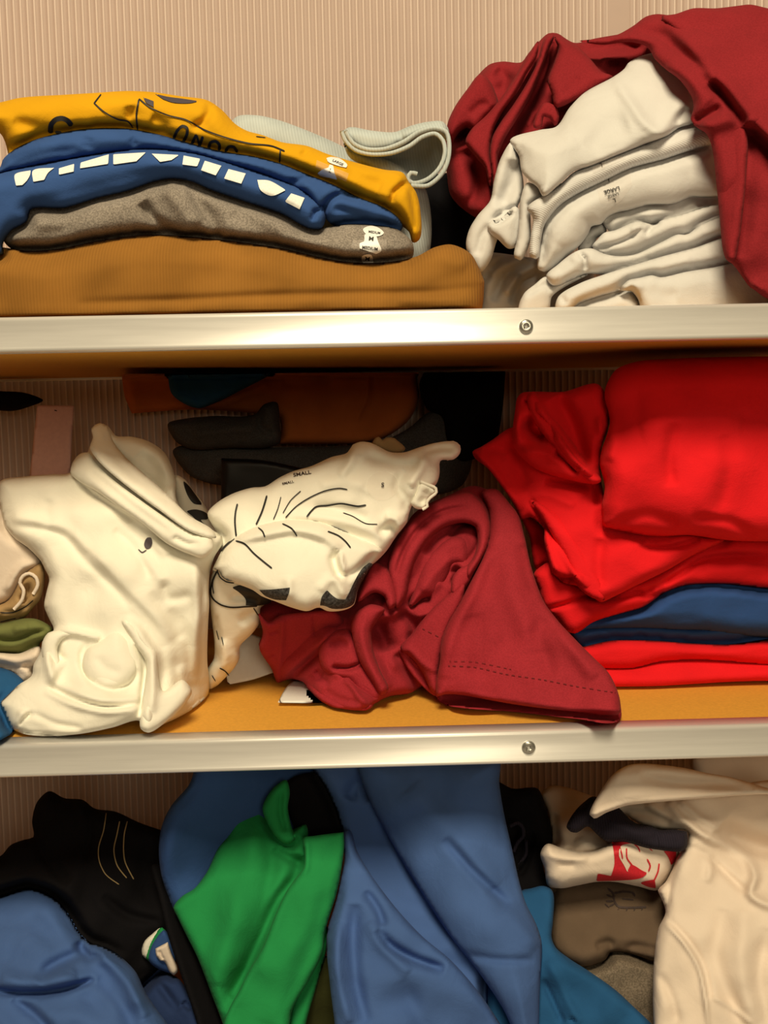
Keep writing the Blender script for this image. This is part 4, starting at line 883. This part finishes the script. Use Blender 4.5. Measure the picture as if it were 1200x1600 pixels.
sheet('lower_fold', 'blue3', '890,985 930,979 997,977 1081,980 1260,979 1260,1010 1130,1011 1077,1009 1025,1005 990,1004 955,1005 913,1014', 0.118, B=0.012, w=14, T=0.12, wr=0.5, parent=t, folds=[('r', '990,996 1000,990 1010,996', -3, 4)])
t = thing('t_shirt', 'red shirt folded flat on the board under the blue one', 't-shirt')
sheet('upper_fold', 'red', '870,1020 913,1010 955,1001 990,1000 1025,1001 1077,1005 1130,1007 1260,1003 1260,1041 1200,1040 1095,1032 1032,1035 990,1046 934,1046 880,1046', 0.114, B=0.014, w=17, T=0.12, wr=0.5, parent=t)
sheet('lower_fold', 'red', '870,1044 934,1042 990,1041 1032,1030 1095,1027 1200,1035 1260,1036 1260,1066 1200,1064 1130,1066 1080,1069 1025,1072 962,1073 880,1075', [(900, 1072, None), (1200, 1064, None), (900, 1050, .115)], B=0.014, w=17, T=0.14, wr=0.5, parent=t)

# ================================================================== LOWER SHELF
t = thing('jacket', 'black track jacket with three thin tan pipings at the left of the lower shelf', 'jacket')
bk = sheet('body', 'black', '-60,1340 0,1338 17,1320 38,1312 52,1308 50,1283 58,1253 77,1236 100,1247 130,1250 147,1263 180,1268 217,1285 252,1297 300,1310 300,1450 262,1500 200,1560 100,1700 -60,1700',
   [(70, 1240, .16), (250, 1300, .13), (100, 1400, .09), (240, 1450, .10), (100, 1700, .06)], B=0.02, w=24, T=0.06, wr=2.2, parent=t, zr=ZB, folds=[('r', '52,1300 70,1340 110,1380', -6, 10), ('r', '140,1262 142,1300 135,1350', -4, 6), ('r', '160,1400 200,1430 250,1440', -5, 8), ('r', '120,1250 128,1270', 4, 5)])
inkline(bk, 'piping', 'stitch', [('166,1270 162,1297 154,1325 155,1345 165,1366 186,1382', 1.5), ('187,1283 183,1303 178,1328 183,1352 198,1372', 1.8), ('199,1283 194,1305 195,1345 209,1374', 1.8)])
single(sheet('t_shirt', 'navy', '125,1460 150,1462 180,1463 205,1468 232,1482 245,1500 262,1518 282,1532 300,1560 315,1600 340,1700 340,1760 200,1760 180,1600 150,1500', [(200, 1470, .085), (320, 1700, .01)], B=0.012, w=18, T=0.04, zr=ZB, folds=[('r', '205,1472 225,1500 250,1540 280,1580', -6, 7), ('r', '285,1565 300,1578', -6, 5)]), 't_shirt', 'navy shirt mostly hidden between the lower left blue shirt and the green one', 't-shirt')
single(sheet('t_shirt', 'blue2', '-60,1410 0,1400 27,1391 47,1388 70,1395 93,1410 110,1433 125,1458 140,1472 160,1478 180,1488 200,1505 213,1520 226,1548 247,1580 263,1602 300,1680 310,1760 -60,1760',
   [(50, 1390, .11), (0, 1420, .10), (180, 1490, .065), (60, 1500, .055), (100, 1600, .015), (250, 1600, .02), (100, 1760, -.01)], B=0.02, w=30, T=0.05, wr=2.0, zr=ZB, folds=[
    ('r', '-20,1545 20,1551 60,1552 100,1546 148,1530', -13.5, 6), ('r', '0,1530 60,1534 120,1520', 7.5, 12), ('r', '60,1535 75,1515 100,1500 150,1480', -7.5, 10), ('r', '130,1475 170,1500 200,1535 230,1590', 10.5, 12), ('r', '20,1560 60,1590 100,1640', -7.5, 9), ('r', '150,1530 190,1570 220,1640', -4.5, 12), ('r', '120,1470 140,1495 160,1490', -9.0, 8)]), 't_shirt', 'slate blue shirt heaped in the lower left corner of the picture', 't-shirt')
t = thing('polo_shirt', 'blue shirt with a white and green striped collar peeping out beside the black edging', 'shirt')
sheet('collar', 'white', '222,1493 222,1480 227,1469 237,1460 250,1450 240,1480 232,1500', 0.072, B=0.005, w=7, T=0.015, wr=0, parent=t, zr=ZB, step=2)
sheet('green_stripe', 'green', '228,1498 231,1482 238,1466 253,1449 262,1460 250,1475 240,1505', 0.069, B=0.004, w=6, T=0.012, wr=0, parent=t, zr=ZB, step=2)
sheet('blue_band', 'blue', '232,1500 234,1484 242,1468 256,1453 270,1470 275,1500 270,1520 250,1515 238,1508', 0.066, B=0.005, w=9, T=0.015, wr=0.3, parent=t, zr=ZB, step=2)
sheet('label_tape', 'cream', '243,1482! 262,1472! 268,1490 278,1518 272,1524 266,1520 256,1502 250,1501 244,1494', 0.058, B=0.004, w=6, T=0.008, wr=0, parent=t, zr=ZB, step=2, folds=[('r', '248,1484 252,1494 256,1500', -3, 2)])
sheet('green_stripe', 'green', '250,1508 258,1506 268,1522 263,1531 254,1522', 0.06, B=0.003, w=5, T=0.008, wr=0, parent=t, zr=ZB, step=2)

# --- blue and green shirt with black edging
t = thing('rugby_shirt', 'green and slate blue panelled shirt with black edging hanging over the lower shelf', 'shirt')
sheet('blue_panel', 'blue', '312,1185 296,1225 267,1260 253,1290 248,1327 252,1367 262,1400 270,1424 290,1440 420,1440 470,1330 560,1290 620,1240 640,1185', [(310, 1200, .09), (250, 1330, .072), (270, 1420, .074), (340, 1330, .095), (440, 1230, .12), (600, 1200, .16)], B=0.016, w=26, T=0.04, wr=1.5, parent=t, zr=ZB)
sheet('edging', 'black', '238,1350 251,1352 258,1385 272,1420 288,1455 308,1495 333,1560 348,1600 385,1700 340,1740 322,1650 305,1590 285,1530 262,1460 248,1400', [(245, 1370, .075), (290, 1480, .055), (350, 1650, .02)], B=0.006, w=10, T=0.02, wr=0.5, parent=t, zr=ZB)
gr = sheet('green_panel', 'green', '271,1418 285,1400 303,1389 323,1363 340,1327 358,1299 364,1272 382,1258 400,1246 420,1230 441,1220 450,1226 452,1250 449,1280 455,1296 478,1288 482,1310 480,1370 455,1420 430,1480 400,1560 390,1700 370,1700 348,1600 333,1560 308,1495 288,1455 277,1432',
   [(440, 1225, .12), (365, 1275, .10), (275, 1418, .055), (400, 1400, .05), (350, 1600, .02), (480, 1300, .085)], B=0.008, w=16, T=0.015, wr=1.6, parent=t, zr=ZB, folds=[
    ('r', '441,1240 441,1260 444,1285 448,1308', 4, 4), ('r', '436,1245 436,1265 441,1295', -6, 4), ('r', '410,1265 420,1292 438,1315 455,1322 470,1310', -9, 6), ('r', '455,1310 468,1295 478,1290', 5, 5), ('r', '428,1325 460,1345 478,1352', -6, 8), ('r', '395,1275 395,1320 375,1400 350,1480 338,1540', 6, 20), ('r', '410,1290 425,1340 415,1400 380,1500 350,1580', -5, 13), ('r', '470,1335 460,1372 436,1405 402,1480 362,1560', -13, 11)])
sheet('green_edge', 'green', '500,1440 512,1450 509,1490 498,1530 486,1570 478,1600 466,1700 445,1700 450,1600 480,1500', [(505, 1460, .05), (470, 1600, .028)], B=0.005, w=9, T=0.01, wr=0.4, parent=t, zr=ZB)
sheet('lapel', 'green', '447,1218 453,1236 450,1262 455,1290 461,1312 448,1319 432,1309 418,1287 410,1263 420,1240 433,1226', [(440, 1222, .088), (450, 1315, .07)], B=0.006, w=10, T=0.008, wr=0.3, parent=t, zr=ZB, folds=[('r', '440,1235 438,1270 446,1300', -4, 4)])
gf = sheet('green_flap', 'green', '474,1309 490,1306 512,1303 537,1300! 538,1320 532,1367 525,1400 517,1425 507,1460 504,1488 481,1535 464,1562 456,1580 453,1600 445,1700 355,1700 352,1620 350,1598 361,1570 373,1549 390,1515 411,1479 430,1430 448,1392 462,1372 475,1355 476,1330',
   [(500, 1305, .065), (530, 1350, .055), (430, 1470, .025), (480, 1520, .022), (360, 1600, .005), (450, 1650, .0)], B=0.006, w=12, T=0.008, wr=1.4, parent=t, zr=ZB, folds=[('r', '478,1312 477,1355 470,1368', 4, 6), ('r', '490,1310 485,1400 450,1500 420,1600', 3, 20), ('r', '520,1370 500,1440 470,1520 440,1600', -2, 14)])
sheet('cavity_shade', 'black', '448,1222 470,1210 500,1207 535,1215 560,1240 565,1290 540,1312 478,1314 458,1290', 0.100, B=0.006, w=14, T=0.02, parent=t, zr=ZB)  # black sheet standing in for the deep shade inside the opening

# --- big blue shirt
t = thing('shirt', 'large slate blue shirt hanging in broad diagonal folds in the middle of the lower shelf', 'shirt')
sheet('body', 'blue2', '480,1185 780,1185 780,1222 786,1263 798,1326 810,1380 820,1412 835,1442 840,1470 840,1534 838,1600 834,1760 545,1760 530,1640 526,1600 518,1534 514,1472 516,1445 524,1422 534,1380 538,1345 536,1310 526,1270 505,1225',
   [(520, 1200, .105), (760, 1200, .10), (530, 1310, .10), (640, 1330, .098), (800, 1340, .08), (520, 1480, .05), (840, 1480, .045), (700, 1480, .045), (530, 1650, .015), (700, 1650, .012), (840, 1700, .02)], B=0.012, w=20, T=0.03, wr=1.5, zr=ZB, parent=t, folds=[('r', '545,1250 560,1225 580,1250', -8, 12)])
sheet('fold', 'blue2', '538,1296 546,1296 558,1330 582,1370 624,1425 662,1465 704,1500 755,1560 800,1640 800,1760 545,1760 527,1640 523,1600 515,1534 510,1472 513,1445 521,1422 531,1380 538,1345',
   [(542, 1300, .082), (515, 1470, .025), (620, 1425, .034), (700, 1500, .018), (540, 1700, -.012), (790, 1700, .0)], B=0.010, w=15, T=0.02, wr=1.4, zr=ZB, parent=t, folds=[
    ('r', '588,1452 610,1478 650,1500 695,1515', -9, 8), ('r', '575,1440 600,1480 640,1520', 4, 10), ('r', '556,1413 552,1470 556,1530 572,1600', -7, 11), ('r', '530,1440 528,1520 545,1600', 5, 9), ('r', '570,1392 590,1420 600,1448', -6, 7), ('r', '630,1530 660,1600 690,1680', -3, 14)])
sheet('fold', 'blue2', '560,1188 780,1188 780,1222 786,1263 800,1326 812,1380 822,1412 837,1442 846,1470 844,1534 842,1600 838,1760 806,1760 808,1640 792,1588 752,1525 700,1458 662,1400 628,1345 600,1295 575,1245',
   [(580, 1200, .085), (760, 1200, .075), (600, 1290, .082), (800, 1340, .055), (700, 1450, .03), (842, 1480, .02), (800, 1590, .0), (840, 1700, -.008)], B=0.022, w=62, T=0.02, wr=1.4, zr=ZB, parent=t, folds=[
    ('r', '695,1310 740,1362 796,1415', -6, 8), ('r', '720,1490 780,1500 835,1500', -3, 7), ('r', '790,1420 815,1450 842,1480', 3, 14), ('r', '640,1230 700,1300 770,1390', 4, 22)])
single(sheet('shirt', 'darkolive', '490,1500 520,1495 540,1600 540,1700 480,1700', 0.05, B=0.008, w=12, T=0.03, zr=ZB), 'shirt', 'sliver of olive shirt between the green flap and the big blue shirt', 'shirt')

# --- right of the blue shirt
t = thing('trousers', 'black trousers with a belt loop, squeezed to the right of the big blue shirt', 'trousers')
nk = sheet('body', 'black', '770,1218 800,1232 840,1232 852,1258 862,1300 862,1318 848,1330 848,1350 856,1380 862,1392 850,1400 830,1405 780,1400', [(800, 1230, .13), (840, 1390, .09)], B=0.012, w=16, T=0.05, wr=1.6, parent=t, zr=ZB, folds=[('r', '832,1300 825,1340 810,1370', -6, 5), ('r', '818,1300 822,1330 812,1360', 5, 5)])
cord('belt_loop', 'blackrib', '797,1291 810,1286 816,1292 818,1305 808,1318 803,1330', 0.0014, 0.088, t, ZB)
cord('belt_loop', 'blackrib', '822,1314 822,1335 812,1350 806,1362', 0.0012, 0.088, t, ZB)
single(sheet('shirt', 'teal', '800,1395 830,1388 848,1384 862,1390 864,1440 862,1465 868,1480 890,1498 915,1514 962,1547 990,1573 1018,1600 1060,1660 1090,1760 800,1760', [(850, 1395, .06), (860, 1470, .035), (1000, 1590, .005), (900, 1700, .0)], B=0.01, w=16, T=0.04, wr=1.5, zr=ZB,
   folds=[('r', '848,1530 862,1560 880,1600', -4, 5), ('r', '856,1500 880,1550 905,1600', 3, 8), ('r', '890,1590 900,1598', -4, 3)]), 'shirt', 'petrol blue shirt with a slanting edge beside the big slate blue one', 'shirt')
t = thing('t_shirt', 'white t-shirt with a red printed patch, folded under the black ribbed collar', 't-shirt')
sheet('upper_fold', 'cream', '846,1240 860,1228 885,1230 915,1240 945,1250 980,1270 990,1310 960,1330 900,1345 860,1330 862,1305 856,1270', [(880, 1235, .15), (900, 1340, .08)], B=0.012, w=18, T=0.04, wr=0.8, parent=t, zr=ZB, folds=[('r', '866,1270 868,1300 880,1325', -5, 7), ('r', '900,1310 930,1325 960,1318', 4, 8), ('r', '875,1325 910,1335 950,1330', -5, 5)])
rp = sheet('lower_fold', 'cream', '844,1336 847,1326 855,1318 875,1324 905,1331 930,1329 950,1320 975,1308 1010,1308 1056,1318 1062,1335 1054,1358 1040,1378 1028,1391 997,1385 960,1378 932,1378 900,1384 878,1388 856,1384 851,1357', 0.062, B=0.016, w=20, T=0.05, wr=0.6, parent=t, zr=ZB, folds=[('r', '855,1335 880,1342 920,1340', 3, 6), ('r', '870,1350 900,1352', -2, 6)])
deco(rp, 'print', 'red_ink', '956,1315! 981,1314! 994,1318 983,1318 970,1322 967,1331 972,1344! 981,1360! 986,1350! 994,1354 1003,1360 1012,1364! 1004,1371 993,1374 965,1376 932,1377! 934,1365! 955,1369! 960,1350 959,1331')
deco(rp, 'print', 'red_ink', '1037,1330! 1057,1329! 1055,1345 1049,1352! 1044,1339', 0.0009); deco(rp, 'print', 'red_ink', '1000,1380! 1008,1377 1023,1374! 1025,1388! 1013,1386', 0.0009)
inkline(rp, 'print_line', 'red_ink', [('979,1325 980,1341 988,1352', 2.2), ('968,1322 971,1332 973,1342', 2), ('1011,1342 1016,1353 1013,1362', 2.4), ('1030,1349 1028,1362 1022,1376', 2.4), ('991,1319 997,1324 1000,1331', 2), ('1015,1326 1020,1330', 1.8)])
inkline(rp, 'print_line', 'cream', [('969,1326 968,1337 976,1352 981,1362', 1.6)], lift=0.0012)
t = thing('t_shirt', 'taupe t-shirt with a dark printed crest folded below the red printed one', 't-shirt')
tp = sheet('body', 'taupe', '855,1380 880,1376 930,1370 960,1370 1030,1380 1056,1400 1050,1450 1040,1500 1023,1503 1000,1495 981,1489 953,1489 947,1499 912,1511 885,1500 866,1482 858,1460 862,1420', [(900, 1385, .10), (900, 1500, .06), (1030, 1450, .07)], B=0.016, w=24, T=0.05, wr=1.0, parent=t, zr=ZB, folds=[('r', '930,1480 950,1472 960,1478', -5, 7), ('r', '975,1484 990,1478 1030,1486', -4, 7)])
inkline(tp, 'printed_crest', 'brown_ink', [('950,1388 958,1396 960,1408 966,1416 985,1418 1010,1417', 3), ('960,1396 975,1393 990,1396 992,1401', 3.2), ('948,1398 957,1402', 3), ('947,1408 958,1408', 3), ('952,1416 960,1412', 2.4), ('945,1412 952,1418', 2), ('972,1404 990,1406', 2)])
inkline(tp, 'printed_crest', 'brown_ink', [('965,1421 968,1419', 1.6), ('978,1423 981,1419', 1.6), ('990,1423 993,1419', 1.6), ('1002,1422 1005,1418', 1.6)])
single(sheet('sweatshirt', 'heather2', '880,1520 912,1508 935,1501 947,1497 953,1487 981,1487 1000,1493 1030,1500 1030,1600 1050,1760 940,1760 900,1600', [(950, 1490, .06), (1000, 1650, .04)], B=0.016, w=22, T=0.05, wr=1.0, zr=ZB), 'sweatshirt', 'grey heather sweatshirt below the taupe one on the lower shelf', 'sweatshirt')
single(sheet('shirt', 'cream', '1080,1185 1260,1160 1260,1262 1194,1250 1150,1240 1095,1232', 0.16, B=0.014, w=20, T=0.05, wr=1.0, zr=ZB), 'shirt', 'tan shirt in the shade behind the cream shirt with the black collar', 'shirt')
t = thing('shirt', 'cream white shirt with a black ribbed collar at the right of the lower shelf', 'shirt')
cr = sheet('body', 'cream', '950,1262 990,1245 1042,1235 1120,1230 1260,1225 1260,1760 1015,1760 1021,1600 1020,1560 1022,1500 1029,1450 1040,1425 1034,1405 1028,1391 1040,1378 1052,1355 1058,1340 1066,1328 1074,1322 1074,1300 1030,1296 1000,1288 976,1272',
   [(960, 1262, .10), (1100, 1240, .075), (1240, 1240, .075), (1180, 1310, .075), (1060, 1310, .058), (1035, 1420, .035), (1200, 1420, .025), (1025, 1600, .0), (1200, 1600, -.01), (1100, 1500, .012)], B=0.012, w=20, T=0.03, wr=1.2, parent=t, zr=ZB, folds=[
    ('r', '1125,1290 1150,1312 1185,1325 1225,1330', -16, 20), ('r', '1042,1252 1072,1285 1105,1308 1145,1325 1172,1345 1180,1372 1172,1395 1195,1412 1230,1420', 9, 8), ('r', '1060,1250 1090,1275 1128,1300', 5, 6), ('r', '1083,1318 1108,1340 1140,1370 1168,1396', -5, 6), ('r', '1070,1310 1098,1328 1110,1350 1106,1380', 4, 7),
    ('r', '1038,1440 1067,1471 1092,1512 1102,1560 1107,1605', 4, 4), ('r', '1044,1436 1074,1468 1098,1508 1110,1560', -3, 6), ('r', '1030,1520 1050,1560 1060,1600', -2.5, 7), ('r', '1130,1420 1118,1490 1140,1560 1180,1620', -4, 14), ('r', '1160,1420 1158,1500 1170,1600', 4, 16), ('r', '1200,1450 1185,1530 1210,1620', -3.5, 12),
    ('r', '1056,1345 1048,1375 1042,1420', -3, 5), ('r', '970,1268 1010,1272 1050,1285', -4, 7), ('r', '1010,1255 1040,1275 1068,1290', 3, 6), ('r', '1112,1556 1150,1580 1180,1605', 2.5, 4)])
cf = sheet('ribbed_collar', 'blackrib', '885,1293 891,1278 903,1262 914,1252 926,1244 940,1250 945,1262 962,1259 972,1267 982,1278 993,1286 1018,1290 1030,1296 1055,1296 1073,1299! 1075,1310 1074,1322! 1067,1330 1045,1330 1030,1328 1010,1325 993,1320 979,1316 946,1314 932,1303 918,1291 912,1294 902,1301 890,1299', [(890, 1290, .065), (930, 1250, .07), (1070, 1310, .044)], B=0.010, w=13, T=0.02, wr=0.6, parent=t, zr=ZB, folds=[('r', '918,1290 922,1275 925,1262', -7, 4), ('r', '1026,1300 1026,1325', -2, 3), ('r', '950,1280 990,1300 1020,1305', 3, 8)])
uf = sheet('upper_flap', 'cream', '921,1273 924,1262 929,1252 941,1232 953,1215 965,1204 980,1196 997,1193 1042,1196 1075,1201 1105,1208 1140,1214 1162,1220 1194,1230 1215,1236 1260,1238 1260,1246 1200,1241 1105,1247 1042,1252 1000,1256 978,1259 960,1265 947,1270 928,1279', [(925, 1270, .035), (960, 1205, .035), (1100, 1210, .045), (1100, 1245, .035), (1240, 1240, .045)], B=0.008, w=14, T=0.008, wr=1.2, parent=t, zr=ZB, folds=[('R', '925,1273 950,1264 978,1256 1042,1249 1105,1243 1200,1238', 3, 4), ('r', '1000,1210 1060,1222 1130,1225 1180,1235', -5, 8), ('r', '960,1215 1040,1205 1110,1212', 3, 9)])

settle()
# ------------------------------------------------------------------ origins at each thing's base
bpy.context.view_layer.update()
for t in THINGS:
    ms = [o for o in [t]+list(t.children_recursive) if o.type == 'MESH']
    c = []
    for o in ms:
        a = np.empty(len(o.data.vertices)*3, np.float32); o.data.vertices.foreach_get('co', a); c.append(a.reshape(-1, 3))
    a = np.concatenate(c); q = Vector(((a[:, 0].min()+a[:, 0].max())/2, (a[:, 1].min()+a[:, 1].max())/2, a[:, 2].min()))
    t.location = q
    for o in ms: o.data.transform(Matrix.Translation(-q))
